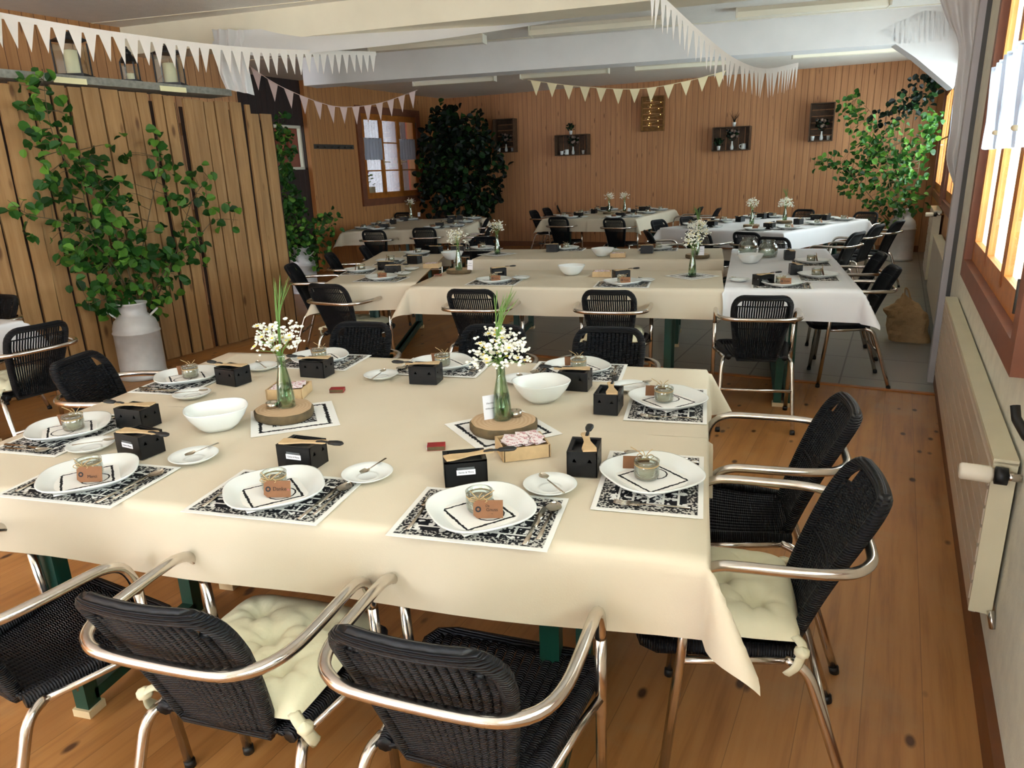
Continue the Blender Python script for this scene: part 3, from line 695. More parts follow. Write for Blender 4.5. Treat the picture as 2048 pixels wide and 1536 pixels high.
chair_px(8, 590, 176, 'black wicker chair behind the small corner table against the planks', G0, True)
f = [chair_px(646, 569, -10, 'wicker chair at hollow square front, left of the cloth fold', G2), chair_px(938, 580, 0, 'wicker chair at hollow square front, behind the grass plume', G2), chair_px(1216, 582, 0, 'wicker chair at hollow square front, third along', G2), chair_px(1528, 593, 2, 'wicker chair at hollow square front with rear feet on bare boards', G2)]
cushion(f[0], 'pale cushion on the chair left of the cloth fold'); cushion(f[2], 'pale cushion on third chair along the hollow square')
for (x, y, a, lb) in ((576, 529, -74, 'wicker chair beside the partition end, nearest at hollow square side'), (654, 507, -74, 'wicker chair in front of the second milk can'), (722, 493, -72, 'wicker chair at hollow square side, farthest from the partition end')): chair_px(x, y, a, lb, G2, True)
for (x, y, a, lb) in ((1795, 533, 90, 'wicker chair on the aisle side of the hollow square, nearest the bag'), (1768, 506, 90, 'wicker chair on the aisle side of hollow square, second one')): chair_px(x, y, a, lb, G2)
chair_px(970, 474, 180, 'wicker chair facing viewer behind the hollow square, below the dark bush', G2, True)
for (x, y, a, lb) in ((745, 461, 8, 'wicker chair at front of far window table, left one'), (846, 456, 8, 'wicker chair at front of far window table, right one'), (806, 425, 188, 'wicker chair behind far window table beside the vase'), (888, 421, 188, 'wicker chair behind far window table under the dark bush'),
        (664, 434, -82, 'wicker chair on the window side of the far window table, nearer'), (694, 427, -82, 'wicker chair on the window side of the far window table, farther'), (985, 450, 98, 'wicker chair with arms showing beside the dark bush table, nearer'), (978, 436, 98, 'wicker chair with arms showing beside the dark bush table, farther'),
        (1114, 435, -12, 'wicker chair at front of far middle table, left one'), (1226, 437, -12, 'wicker chair at front of far middle table, right one'), (1246, 405, 168, 'wicker chair behind far middle table beside its vases'), (1334, 405, 168, 'wicker chair behind far middle table, under the lit crate'),
        (1064, 421, -102, 'wicker chair on outer side of far middle table, nearest'), (1090, 416, -102, 'wicker chair on outer side of far middle table, middle'), (1118, 410, -102, 'wicker chair on outer side of far middle table, farthest'), (1404, 414, 78, 'wicker chair between the two far right tables, nearer'), (1440, 416, 78, 'wicker chair between the two far right tables, farther'),
        (1291, 462, -75, 'wicker chair turned sideways behind the sugar box'), (1313, 440, -123, 'wicker chair at end of the slanted far table, nearest'), (1370, 434, -123, 'wicker chair at end of the slanted far table, middle'),
        (1392, 463, -33, 'wicker chair at front of the slanted far table behind tall bottle flowers'), (1490, 465, -33, 'wicker chair at front of the slanted far table behind the big jars'), (1545, 475, -28, 'wicker chair at front of slanted far table with see-through top edge'), (1611, 419, 147, 'wicker chair behind the slanted far table, left one'), (1735, 424, 147, 'wicker chair behind the slanted far table, next to the green branches'),
        (1722, 464, 57, 'wicker chair on aisle side of slanted far table, nearest'), (1762, 449, 57, 'wicker chair on aisle side of slanted far table, middle'), (1803, 441, 57, 'wicker chair on aisle side of slanted far table, beside the tall can')): chair_px(x, y, a, lb, G3)
# ------------------------------------------------------------------ tables and cloths
TZ = .757
def table(cx, cy, L, W, yaw, label, group):
    t = thing('beer_table', label, 'table', (cx, cy, 0), R_(yaw), group)
    b = MB(); b.box((0,0,TZ-.019), (L-.012, W-.012, .025)); b.build('tabletop', 'table_wood', t)
    for s in (-1, 1):
        b = MB(); x = s*(L/2-.33)
        for q in (-1, 1): b.box((x, q*(W/2-.09), .375), (.045, .045, .70))
        b.box((x, 0, .055), (.045, W-.2, .035)); b.box((x, 0, .71), (.045, W-.12, .04)); b.tube([(x, 0, .69), (x-s*.32, 0, .725)], .01, 6)
        l = b.build('leg', 'green_steel', t)
        for q in (-1, 1):
            b = MB(); b.box((x, q*(W/2-.09), .0125), (.06, .06, .025)); b.build('foot', 'foot', l)
    return t
def cloth(cx, cy, L, W, yaw, drops, label, mat='cloth', z=TZ, seed=1):
    # drops: overhang at -x, +x, -y, +y
    dl, dr, df, db_ = drops; random.seed(seed); ph = [random.uniform(0, 6.3) for _ in range(6)]
    def axis(h, d0, d1):
        a = [-h]+[-h+2*h*k/24 for k in range(1, 24)]+[h]; e = []
        if d0: a = [-h-d0*(1-k/9) for k in range(9)]+a
        if d1: a = a+[h+d1*(k+1)/9 for k in range(9)]
        return a
    xs, ys = axis(L/2, dl, dr), axis(W/2, df, db_); b = MB(); vs = []
    for y in ys:
        for x in xs:
            a, c = max(0, abs(x)-L/2), max(0, abs(y)-W/2); sx, sy = (1 if x > 0 else -1), (1 if y > 0 else -1)
            if a == 0 and c == 0: p = (x, y, z+.0015*math.sin(x*5+ph[0])*math.sin(y*6+ph[1]))
            elif c == 0 or a == 0:
                d = a+c; tt = y if c == 0 else x; o = .006+.035*d+.016*(d/.2)*math.sin(tt*5.5+ph[2])*math.sin(tt*2.3+ph[3])
                rr = .012; zz = z-max(0, d-rr*.4); p = (sx*(L/2+o), y, zz) if c == 0 else (x, sy*(W/2+o), zz)
            else:
                r = math.hypot(a, c); th = math.atan2(c, a); k = math.sin(2*th); ph_ = .06+.50*k**1.5
                o = .006+r*math.sin(ph_); p = (sx*(L/2+.004+o*math.cos(th)), sy*(W/2+.004+o*math.sin(th)), z-r*math.cos(ph_)*(1-.06*k))
            vs.append(p)
    n = len(xs); fs = [(j*n+i, j*n+i+1, (j+1)*n+i+1, (j+1)*n+i) for j in range(len(ys)-1) for i in range(n-1)]
    b.add(vs, fs); o = b.build('tablecloth', mat, None, True); o.location = (cx, cy, 0); o.rotation_euler = (0,0,R_(yaw)); return tag(o, label, 'tablecloth', 'cream paper tablecloths')
D = .185
AX0, AX1 = -2.035, .03
cA, lA = (AX0+AX1)/2, AX1-AX0
table(cA, 1.605, lA, .65, 0, 'green-legged beer table at the very front, under the nearest cloth', 'beer garden tables')
table(cA, 2.31, lA, .70, 0, 'green-legged beer table just behind the front one', 'beer garden tables')
cloth(cA, 2.31, lA, .738, 0, (D, D, 0, .17), 'cream tablecloth on the second table, under both flower vases', seed=3, z=TZ)
cloth(cA, 1.6125, lA, .665, 0, (D, D, D, .012), 'cream tablecloth on the nearest table with its corner hanging in a point', seed=5, z=TZ+.0025)
# small corner table by the partition
p = at(48, 640, .76); q = at(0, 690, .76)
table(p.x-.42, p.y-.35, .7, .75, -6, 'small table by the plank partition at the picture side', 'beer garden tables'); cloth(p.x-.42, p.y-.35, .74, .78, -6, (.17,.17,.17,.17), 'white tablecloth on the small table by the plank partition', 'cloth_white', seed=8)
# hollow square
table(-.90, 4.93, 2.06, .78, 0, 'long table at the front of the hollow square', 'beer garden tables'); cloth(-.90, 4.93, 2.06, .82, 0, (.2,.0,.19,.0), 'cream tablecloth along the front of the hollow square', seed=11)
table(.575, 5.60, .72, 2.16, -3, 'table along the aisle side of the hollow square', 'beer garden tables'); cloth(.575, 5.60, .76, 2.2, -3, (.02,.17,.19,.17), 'whitish tablecloth on the aisle side of the hollow square', 'cloth_white', seed=12, z=TZ+.002)
table(-.90, 6.40, 2.06, .74, 0, 'long table at the back of the hollow square', 'beer garden tables'); cloth(-.90, 6.40, 2.12, .78, 0, (0,0,.19,.17), 'cream tablecloth along the back of the hollow square', seed=13, z=TZ-.002)
table(-2.52, 5.66, .64, 2.1, 13, 'table on the partition side of the hollow square', 'beer garden tables'); cloth(-2.52, 5.66, .68, 2.16, 13, (.18,.0,.19,.17), 'beige tablecloth on the partition side of the hollow square', seed=14, z=TZ-.001)
# far tables: pairs pushed together
def pair(cx, cy, W, L, yaw, names, labels, mat):
    a = R_(yaw)
    for s, nm, lb in ((-1, names[0], labels[0]), (1, names[1], labels[1])):
        x, y = cx+s*W/4*math.cos(a), cy+s*W/4*math.sin(a)
        table(x, y, W/2-.01, L, yaw, nm, 'beer garden tables'); cloth(x, y, W/2+.01, L+.02, yaw, ((.2,.2,.19,.17) if False else ((.2 if s < 0 else .0), (.2 if s > 0 else .0), .19, .17)), lb, mat, z=TZ+.001*s, seed=20+int(s+yaw))
T3L, T3C, T3R = (-4.12, 10.25, 1.66, 2.2, 8), (-1.45, 11.85, 1.46, 2.2, -12), (.72, 9.50, 1.58, 2.1, -33)
pair(*T3L, ('far table nearest the window, window side', 'far table nearest the window, bush side'), ('beige cloth on far window table, window side', 'beige cloth on far window table, bush side'), 'cloth')
pair(*T3C, ('far middle table, outer half', 'far middle table, inner half'), ('pale cloth on far middle table, outer half', 'pale cloth on far middle table, inner half'), 'cloth')
pair(*T3R, ('slanted far table, half away from the aisle', 'slanted far table, half next to the aisle'), ('white cloth on slanted far table, half away from the aisle', 'white cloth on slanted far table, half next to the aisle'), 'cloth_white')
# ------------------------------------------------------------------ tableware kinds
def sup(n, ax=1.0, ay=1.0, rot=0.0):
    def f(th):
        c, s = abs(math.cos(th-rot)), abs(math.sin(th-rot)); return (c**n/ax**n+s**n/ay**n)**(-1/n)
    return f
def mk_mat():
    b = MB(); b.box((0,0,.0008), (.352,.246,.0016)); return tag(b.build('place_mat', 'mat'), '', 'place mat')
def mk_plate():
    b = MB(); b.lathe([(.05,0), (.062,.001), (.09,.008), (.112,.021), (.1165,.0255), (.1165,.0275), (.113,.0275), (.088,.0125), (.07,.0062), (.03,.0052), (0,.005)], 48, fn=sup(2.75, 1, 1, R_(38))); return tag(b.build('dinner_plate', 'porcelain', None, True), '', 'plate')
def mk_napkin():
    t = thing('folded_napkin', '', 'napkin'); b = MB(); b.box((0,0,.0022), (.148,.148,.0035)); b.build('cloth', 'napkin', t)
    b = MB(); b.lathe([(.03,.0041), (.034,.0041)], 14, (-.018,.018,0), cap0=False, cap1=False); b.build('printed_motif', 'black_ink', t); return t
def mk_jar(lines, shown):
    t = thing('glass_jar', '', 'jar')
    b = MB(); b.lathe([(.024,0), (.0285,.003), (.0305,.012), (.0305,.030), (.028,.036), (.0275,.038), (.0305,.040), (.031,.046), (.029,.0475), (.026,.047), (.0255,.038), (.0275,.03), (.0275,.012), (.025,.005), (0,.004)], 28); b.build('glass_body', 'glass', t, True)
    b = MB(); b.lathe([(.0265,.0055), (.0268,.030), (0,.029)], 24); b.build('filling', simple('pale_filling', 'a89c88', .6) if 'pale_filling' not in bpy.data.materials else bpy.data.materials['pale_filling'], t, True)
    b = MB()
    for z in (.0355, .0368): b.tube([(.029*math.cos(a), .029*math.sin(a), z) for a in [k*2*math.pi/24 for k in range(24)]], .0011, 5, closed=True)
    for (a, l) in ((-.5, .035), (.3, .03), (.9, .04)): b.tube(bez([(.005,-.029,.037), (.005+l*.4*a, -.036, .05), (.005+l*a, -.034, .036+l*.7)], 4), .0011, 5)
    for s in (-1, 1): b.tube(bez([(.005,-.029,.037), (.005+s*.012,-.036,.046), (.005+s*.02,-.038,.040), (.005+s*.01,-.034,.034), (.005,-.029,.037)], 4), .0011, 5)
    b.build('raffia_string', 'raffia', t, True)
    b = MB(); poly = [(-.026,-.011), (-.019,-.0165), (.028,-.0165), (.028,.0165), (-.019,.0165), (-.026,.011)]
    b.prism([(x, 0, y) for x, y in poly], (0,.0007,0)); g = b.build('kraft_tag', 'kraft', t); g.location = (.026,-.0405,.0215); g.rotation_euler = (R_(-16),0,R_(6)); g.scale = (1.2, 1.2, 1.2)
    b = MB(); b.lathe([(.0025,0), (.0055,0)], 16, cap0=False, cap1=False); e = b.build('eyelet', 'black_ink', g); e.location = (-.017,-.0004,0); e.rotation_euler = (R_(90),0,0)
    if shown:
        for (tx, s, x, z, mt) in lines: text_part(tx, s, g, mt, (x, -.0004, z), (R_(90),0,0))
    return t
JARS = {'a': Kind(lambda: mk_jar([('Danke', .0105, .006, 0, 'ink'), ('o', .007, .0235, -.001, 'pink')], True)), 'b': Kind(lambda: mk_jar([('De', .006, .0, .006, 'ink'), ('Gnuss', .0085, .008, -.001, 'ink'), ('--', .006, .008, -.008, 'ink')], True)),
        'c': Kind(lambda: mk_jar([('Merci', .009, .007, -.005, 'ink')], True)), 'n': Kind(lambda: mk_jar([], False))}
def mk_spoon(L=.165, name='table_spoon', w=.0185):
    b = MB(); n = 12
    b.tube([(0, -L/2, .0025), (0, -L*.1, .004), (0, L*.2, .0045)], [.0052*L/.165, .0035*L/.165, .0028*L/.165], 8, flat=.35)
    b.grid(lambda u, v: (w*math.sin(math.pi*v)**.6*(2*u-1), L*.2+(L*.3)*v, .0035+.004*(2*u-1)**2+.003*abs(2*v-1)**2), 8, 12)
    return tag(b.build(name, 'steel', None, True), '', 'spoon')
def mk_knife():
    b = MB(); b.tube([(0,-.09,.003), (0,-.02,.0035), (0,-.01,.003)], [.006,.0045,.004], 8, flat=.45)
    b.prism([(-.006,-.012,.001), (.006,-.012,.001), (.0085,.05,.001), (.005,.085,.001), (-.003,.088,.001), (-.0065,.05,.001)], (0,0,.0018)); return tag(b.build('table_knife', 'steel', None, True), '', 'knife')
def mk_fork():
    b = MB(); b.tube([(0,-.085,.0025), (0,-.02,.004), (0,.028,.004)], [.0052,.0033,.003], 8, flat=.35)
    b.prism([(-.010,.026,.003), (.010,.026,.003), (.0115,.05,.003), (-.0115,.05,.003)], (0,0,.0015))
    for k in range(4): x = -.0095+.00633*k; b.tube([(x,.048,.0035), (x,.07,.0045), (x*.9,.085,.007)], [.0018,.0016,.0009], 5)
    return tag(b.build('table_fork', 'steel', None, True), '', 'fork')
def mk_saucer():
    b = MB(); b.lathe([(.028,0), (.036,.001), (.052,.008), (.064,.0155), (.0655,.017), (.064,.018), (.05,.0105), (.034,.005), (.027,.004), (.0255,.0055), (.023,.004), (0,.0036)], 36); return tag(b.build('saucer', 'porcelain', None, True), '', 'saucer')
def mk_bowl():
    b = MB(); b.lathe([(.035,0), (.045,.001), (.062,.016), (.082,.044), (.0925,.066), (.0935,.069), (.0905,.069), (.079,.045), (.058,.018), (.035,.007), (0,.006)], 48, fn=sup(2.7, 1.0, .92, R_(30))); return tag(b.build('serving_bowl', 'porcelain', None, True), '', 'bowl')
BL, BW, BH = .105, .076, .066
def wallholes(b, p0, p1, h, th, holes):
    # upright sheet p0-p1 with triangular or rectangular openings cut through: holes = [(x0,x1,z0,z1,kind)] left to right
    d = Vector((p1[0]-p0[0], p1[1]-p0[1], 0)); L = d.length; d.normalize(); n = Vector((-d.y, d.x, 0))*th; o = Vector((p0[0], p0[1], 0))
    P = lambda x, z, k: tuple(o+d*x+n*k+Vector((0,0,z))); x = 0
    def quad(x0, x1, z0, z1): b.add([P(x0,z0,0),P(x1,z0,0),P(x1,z1,0),P(x0,z1,0),P(x0,z0,1),P(x1,z0,1),P(x1,z1,1),P(x0,z1,1)], [(3,2,1,0),(4,5,6,7),(0,1,5,4),(1,2,6,5),(2,3,7,6),(3,0,4,7)])
    for (x0, x1, z0, z1, kd) in holes:
        if x0 > x: quad(x, x0, 0, h)
        quad(x0, x1, 0, z0); quad(x0, x1, z1, h)
        if kd == 't':
            xm = (x0+x1)/2
            for (A, B, C) in (((x0,z0),(xm,z1),(x0,z1)), ((x1,z0),(x1,z1),(xm,z1))):
                vs = [P(*A,0),P(*B,0),P(*C,0),P(*A,1),P(*B,1),P(*C,1)]; b.add(vs, [(0,1,2),(5,4,3),(0,3,4,1),(1,4,5,2),(2,5,3,0)])
        x = x1
    if x < L: quad(x, L, 0, h)
def mk_burner(kind):
    t = thing('tealight_grill', '', 'grill'); b = MB(); tri = lambda L, n: [(L*(k+.5)/n-.006, L*(k+.5)/n+.006, .038, .049, 't') for k in range(n)]
    x, y = BL/2, BW/2
    front = [] if kind == 's' else ([(.018, BL-.018, .022, .042, 'r')] if kind == 'w' else tri(BL, 2))
    wallholes(b, (-x,-y), (x,-y), BH, .0025, front); wallholes(b, (x,-y), (x,y), BH, .0025, tri(BW, 2)); wallholes(b, (x,y), (-x,y), BH, .0025, front if kind == 'w' else tri(BL, 2)); wallholes(b, (-x,y), (-x,-y), BH, .0025, tri(BW, 2))
    b.box((0,0,.0015), (BL-.004,BW-.004,.003)); b.build('housing', 'black_steel', t)
    b = MB()
    for s in (-1, 1): b.box((s*(x-.006), 0, BH-.002), (.011, BW, .0035)); b.box((0, s*(y-.004), BH-.004), (BL, .008, .003))
    b.build('rim', 'black_steel', t)
    if kind == 's':
        b = MB(); b.box((.0,-y-.0006,.036), (.046,.0008,.0135)); s = b.build('sticker', 'paper', t); text_part('Gattia & Minna', .0062, s, 'black_ink', (0,-y-.0012,.036), (R_(90),0,0))
        b = MB(); b.box((.0,-y-.0005,.0465), (.042,.0006,.005)); b.build('stamp', simple('grey_stamp', '55585a', .6), t)
    return t
BU = {k: Kind(lambda k=k: mk_burner(k)) for k in 'shw'}
def mk_pan():
    t = thing('cheese_pan', '', 'pan'); b = MB()
    b.box((0,0,.0015), (.078,.058,.003))
    for (c, d) in (((0,.029,.008),(.08,.002,.014)), ((0,-.029,.008),(.08,.002,.014)), ((.039,0,.008),(.002,.058,.014)), ((-.039,0,.008),(.002,.058,.014))): b.box(c, d)
    b.build('tray', 'black_steel', t)
    b = MB(); b.tube([(.038,0,.014), (.047,0,.0235), (.060,0,.0255), (.085,0,.024)], [.005,.0045,.0045,.004], 8, flat=.5); h = b.build('handle', 'black_grip', t, True)
    b = MB(); b.tube([(.08,0,.024), (.085,0,.024), (.105,0,.0245), (.12,0,.0245), (.127,0,.0245)], [.004,.0085,.0115,.010,.004], 10, flat=.55); b.build('grip', 'black_grip', h, True); return t
PAN = Kind(mk_pan)
def mk_spat():
    b = MB(); pr = [(-.062,.017), (-.045,.0185), (-.02,.013), (.0,.0085), (.03,.0085), (.055,.012), (.064,.008)]
    b.prism([(x,-y,0) for x, y in pr]+[(x,y,0) for x, y in pr[::-1]], (0,0,.004)); return tag(b.build('wooden_spatula', 'pale_wood', None), '', 'spatula')
KM, KP, KN, KS, KK, KF, KA, KB, KT, KW = Kind(mk_mat), Kind(mk_plate), Kind(mk_napkin), Kind(mk_spoon), Kind(mk_knife), Kind(mk_fork), Kind(mk_saucer), Kind(mk_bowl), Kind(lambda: mk_spoon(.115, 'teaspoon', .012)), Kind(mk_spat)
def rot(v, yaw, x, y): c, s = math.cos(yaw), math.sin(yaw); return Vector((v[0]+x*c-y*s, v[1]+x*s+y*c))
def burner(zt, xy, yaw, ph, kind='h', flip=False, tilt=0.0, grp=''):
    BU[kind].put((xy[0], xy[1], zt), yaw, 'small black tealight grill at '+ph, 'black tealight grills'+grp)
    y2 = yaw+(math.pi if flip else 0)
    PAN.put((*rot(xy, y2, .004, 0), zt+BH-.018), y2, 'little black pan with grip on grill at '+ph, 'cheese pans'+grp)
    KW.put((*rot(xy, y2, .012, -.006), zt+BH+.0008), y2+.22+tilt, 'pale wooden spatula lying on pan at '+ph, 'wooden spatulas'+grp)
def burner_px(zt, a, b_, ph, kind='h', flip=False, end=False, grp=''):
    p, q = at(*a, zt), at(*b_, zt); d = (q-p); yaw = math.atan2(d.y, d.x); m = (p+q)/2
    if end: xy = rot((m.x, m.y), yaw, 0, BL/2); yaw += math.pi/2
    else: xy = rot((m.x, m.y), yaw, 0, BW/2)
    burner(zt, xy, yaw, ph, kind, flip, 0, grp)
def setting(zt, xy, yaw, ph, jar='n', cutlery=True, grp='', shift=(0,0), jrot=0.0):
    m = rot(xy, yaw, *shift)
    KM.put((m.x, m.y, zt), yaw, 'black and white papercut mat at '+ph, 'papercut place mats'+grp)
    KP.put((xy[0], xy[1], zt+.0017), yaw, 'white rounded square plate at '+ph, 'white dinner plates'+grp)
    n = rot(xy, yaw, -.004, -.004)
    KN.put((n.x, n.y, zt+.0072), yaw+R_(-135), 'black bordered folded napkin on plate at '+ph, 'folded napkins on plates'+grp)
    j = rot(xy, yaw, -.006, .012); JARS[jar].put((j.x, j.y, zt+.0116), yaw+jrot, 'small tagged glass jar on plate at '+ph, 'tagged glass jars'+grp)
    if cutlery:
        q = rot(m, yaw, -.138, -.01); KF.put((q.x, q.y, zt+.0017), yaw+.03, 'steel fork on the mat at '+ph, 'forks'+grp)
        q = rot(m, yaw, .128, -.02); KK.put((q.x, q.y, zt+.0017), yaw-.02, 'steel knife on the mat at '+ph, 'knives'+grp)
        q = rot(m, yaw, .151, .0); KS.put((q.x, q.y, zt+.0017), yaw-.03, 'steel spoon on the mat at '+ph, 'soup spoons'+grp)
def saucer_px(zt, px, py, ph, spoon=None, grp=''):
    p = at(px, py, zt+.008); KA.put((p.x, p.y, zt), 0, 'small white saucer at '+ph, 'white saucers'+grp)
    if spoon is not None:
        a = R_(spoon[0]); q = (p.x+spoon[1]*math.cos(a+math.pi/2), p.y+spoon[1]*math.sin(a+math.pi/2))
        o = KT.put((q[0], q[1], zt+.0165), a, 'teaspoon lying across saucer at '+ph, 'teaspoons'+grp)
ZA, ZB = TZ+.0042, TZ+.0017
def px2(px, py, z): p = at(px, py, z); return (p.x, p.y)
grp = ' on the nearest table'
NT = [  # table height, plate pixel, yaw, phrase, jar, mat shift
    (ZA, (180,956), 0, 'the near edge, first from picture side', 'c', (0,.0), 0.15), (ZA, (550,985), 0, 'the near edge, middle place', 'a', (0,.005), 0.1), (ZA, (962,1025), 0, 'the near edge, place closest to the radiator', 'b', (0,.0), .1),
    (ZA, (1303,955), 90, 'the radiator end, nearer place', 'n', (0,0), 1.6), (ZB, (1335,802), 90, 'the radiator end, farther place', 'n', (0,0), 1.6),
    (ZB, (1155,738), 180, 'the far edge beside the white bowl', 'n', (0,0), 0), (ZB, (885,730), 180, 'the far edge, middle place', 'n', (0,0), 0), (ZB, (640,718), 180, 'the far edge nearest the milk can', 'n', (0,0), 0),
    (ZB, (375,756), -90, 'the milk can end, farther place', 'n', (0,0), -1.2), (ZA, (140,860), -90, 'the milk can end, nearer place', 'n', (0,0), -1.2)]
for (zt, p, yw, ph, jr, sh, jrot) in NT: setting(zt, px2(*p, zt+.01), R_(yw), ph, jr, True, grp, sh, jrot)
for (zt, a, c, i, kd, fl, en) in ((ZA,(231,908),(289,922),0,'s',0,0), (ZA,(557,935),(624,944),1,'s',0,0), (ZA,(895,975),(972,968),2,'s',0,0), (ZA,(1131,952),(1197,956),3,'h',0,1), (ZB,(1184,828),(1238,832),4,'h',0,1),
        (ZB,(1116,780),(1175,784),5,'h',1,0), (ZB,(820,768),(872,770),6,'h',1,0), (ZB,(600,754),(650,757),7,'h',1,0), (ZB,(433,768),(472,774),8,'h',1,0), (ZA,(238,857),(282,862),9,'h',1,0)):
    burner_px(zt, a, c, NT[i][3], kd, bool(fl), bool(en), grp)
for (zt, x, y, i, sp) in ((ZA,388,915,0,(170,-.03)), (ZA,735,950,1,(172,-.03)), (ZA,1100,973,2,(40,-.01)), (ZB,1262,775,4,(-60,.02)), (ZB,1040,760,5,(20,-.03)), (ZB,762,752,6,(0,-.02)), (ZB,524,735,7,(50,0)), (ZB,384,790,8,(-70,0)), (ZA,182,893,9,(-60,.01))):
    saucer_px(zt, x, y, NT[i][3], sp, grp)
for (zt, x, y, lb) in ((ZA, 438, 856, 'white oval serving bowl beside the vase nearest the milk can'), (ZB, 1083, 800, 'white oval serving bowl beside the vase of daisies')):
    p = at(x, y, zt); KB.put((p.x, p.y, zt), R_(10), lb, 'white serving bowls')
# ------------------------------------------------------------------ centrepieces
def mk_doily():
    b = MB(); b.box((0,0,.0006), (.262,.262,.0012)); return tag(b.build('square_napkin', 'doily'), '', 'napkin')
def mk_slice():
    random.seed(5); ph = [random.uniform(0,6) for _ in range(4)]
    fn = lambda th: 1+.05*math.sin(2*th+ph[0])+.03*math.sin(3*th+ph[1])+.012*math.sin(11*th+ph[2])
    t = thing('wood_slice', '', 'wood slice'); b = MB(); b.lathe([(.09,0), (.096,.006), (.096,.024), (.091,.029)], 48, fn=fn, cap1=False); b.build('bark', 'bark', t, True)
    b = MB(); b.lathe([(.0912,.0288), (.05,.0296), (0,.0296)], 48, fn=fn); b.build('sawn_face', 'slice', t); return t
def mk_vase():
    t = thing('bottle_vase', '', 'vase'); b = MB(); b.lathe([(.022,0), (.027,.003), (.0275,.03), (.023,.08), (.0135,.13), (.0125,.165), (.0145,.172), (.0125,.172), (.0105,.164), (.0115,.13), (.021,.08), (.025,.03), (.024,.005), (0,.004)], 24); b.build('bottle', 'green_glass', t, True)
    b = MB(); b.lathe([(.0236,.0055), (.0245,.03), (.0215,.075), (0,.076)], 20); b.build('water', 'green_glass', t, True); return t
def mk_bouquet(seed, plume=0.0, n=34, spread=.075, top=.30):
    random.seed(seed); t = thing('wildflower_bouquet', '', 'flowers'); b = MB(); fl = MB(); cen = MB()
    for k in range(n):
        a = random.uniform(0, 6.28); r = spread*math.sqrt(random.random()); h = top-.09*random.random()-.5*r; e = Vector((r*math.cos(a), r*math.sin(a), h))
        if k % 4 == 0: b.tube(bez([(random.uniform(-.007,.007), random.uniform(-.007,.007), .012), (.004*math.cos(a), .004*math.sin(a), .165), e*1.0-Vector((0,0,.012))], 3), .0011, 4)
        if k % 4 == 0:                        # daisies
            tl = Vector((random.uniform(-.5,.5), -.6+random.uniform(-.4,.4), .7)).normalized(); q = tl.to_track_quat('Z', 'Y').to_matrix()
            for m in range(11):
                th = m*2*math.pi/11; d, w = Vector((math.cos(th), math.sin(th), .08)), Vector((-math.sin(th), math.cos(th), 0))
                fl.add([e+q@(d*.004-w*.0015), e+q@(d*.012-w*.003), e+q@(d*.0165), e+q@(d*.012+w*.003), e+q@(d*.004+w*.0015)], [(0,1,2,3,4)])
            cen.lathe([(.005,-.001), (.0045,.003), (0,.0045)], 8, e)
        else:
            for m in range(3):
                o = e+Vector((random.uniform(-.014,.014), random.uniform(-.014,.014), random.uniform(-.012,.012))); s = random.uniform(.004,.0075); fl.lathe([(0,-s*.8), (s,0), (s*.7,s*.6), (0,s*.8)], 5, o)
    b.build('stems', 'stem', t, True); fl.build('blossoms', 'petal', t); cen.build('flower_centres', 'yolk', t, True)
    g = MB()
    if plume:
        for k in range(16):
            a = random.uniform(0, 6.28); x = random.uniform(-.045,.02); g.tube(bez([(0,0,.15), (x*.3, .01, top), (x-.02+random.uniform(-.02,.02), random.uniform(-.02,.02), top+plume*random.uniform(.6,1))], 4), [.0012]*8+[.0004], 4)
        g.build('grass_plume', 'stem', t, True)
    return t
KD, KL, KV = Kind(mk_doily), Kind(mk_slice), Kind(mk_vase)
BQ = [Kind(lambda: mk_bouquet(3, .12, 60)), Kind(lambda: mk_bouquet(8, .11, 84, .085, .29)), Kind(lambda: mk_bouquet(21, 0, 52, .07, .32))]
def mk_tealight():
    b = MB(); b.lathe([(.017,0), (.019,.002), (.019,.018), (.0165,.018), (.0165,.013), (0,.013)], 20); return tag(b.build('tealight_glass', 'steel', None, True), '', 'tealight')
KTL = Kind(mk_tealight)
def mk_sign():
    t = thing('paper_sign', '', 'sign'); b = MB(); b.box((0,0,.036), (.048,.0012,.072)); f = b.build('card', 'paper', t); f.rotation_euler = (R_(-8),0,0)
    text_part('Herzlich', .008, f, 'black_ink', (0,-.0008,.048), (R_(90),0,0)); text_part('Willkommen', .0068, f, 'black_ink', (0,-.0008,.032), (R_(90),0,0)); return t
KSG = Kind(mk_sign)
def mk_sbox():
    t = thing('sachet_box', '', 'box'); b = MB(); L, W, H = .125, .10, .036
    for (c, d) in (((0,0,.002),(L,W,.004)), ((0,W/2,H/2),(L,.005,H)), ((0,-W/2,H/2),(L,.005,H)), ((L/2,0,H/2),(.005,W+.005,H)), ((-L/2,0,H/2),(.005,W+.005,H))): b.box(c, d)
    b.build('tray', 'pale_wood', t); return t
KX = Kind(mk_sbox)
def mk_sachet():
    b = MB(); b.grid(lambda u, v: ((u-.5)*.056, (v-.5)*.034, .0015+.0028*math.sin(math.pi*u)**.5*math.sin(math.pi*v)**.5), 8, 6); b.grid(lambda u, v: ((u-.5)*.056, (v-.5)*.034, .0012), 2, 2, True); return tag(b.build('sugar_sachet', 'sugar', None, True), '', 'sachet')
KSA = Kind(mk_sachet)
def sugar(zt, x, y, yaw, n, lb, ph, seed):
    random.seed(seed); p = at(x, y, zt); KX.put((p.x, p.y, zt), R_(yaw), lb, 'wooden sachet boxes')
    for k in range(n):
        c, r = k % 3, (k//3); q = rot((p.x, p.y), R_(yaw), (c-1)*.034+random.uniform(-.004,.004), ((r % 2)-.5)*.036+random.uniform(-.005,.005))
        KSA.put((q.x, q.y, zt+.0345+.005*(r//2)+.0012*(k % 3)), R_(yaw)+random.uniform(-.5,.5)+1.57, 'printed sugar sachet in the wooden box '+ph, 'sugar sachets '+ph)
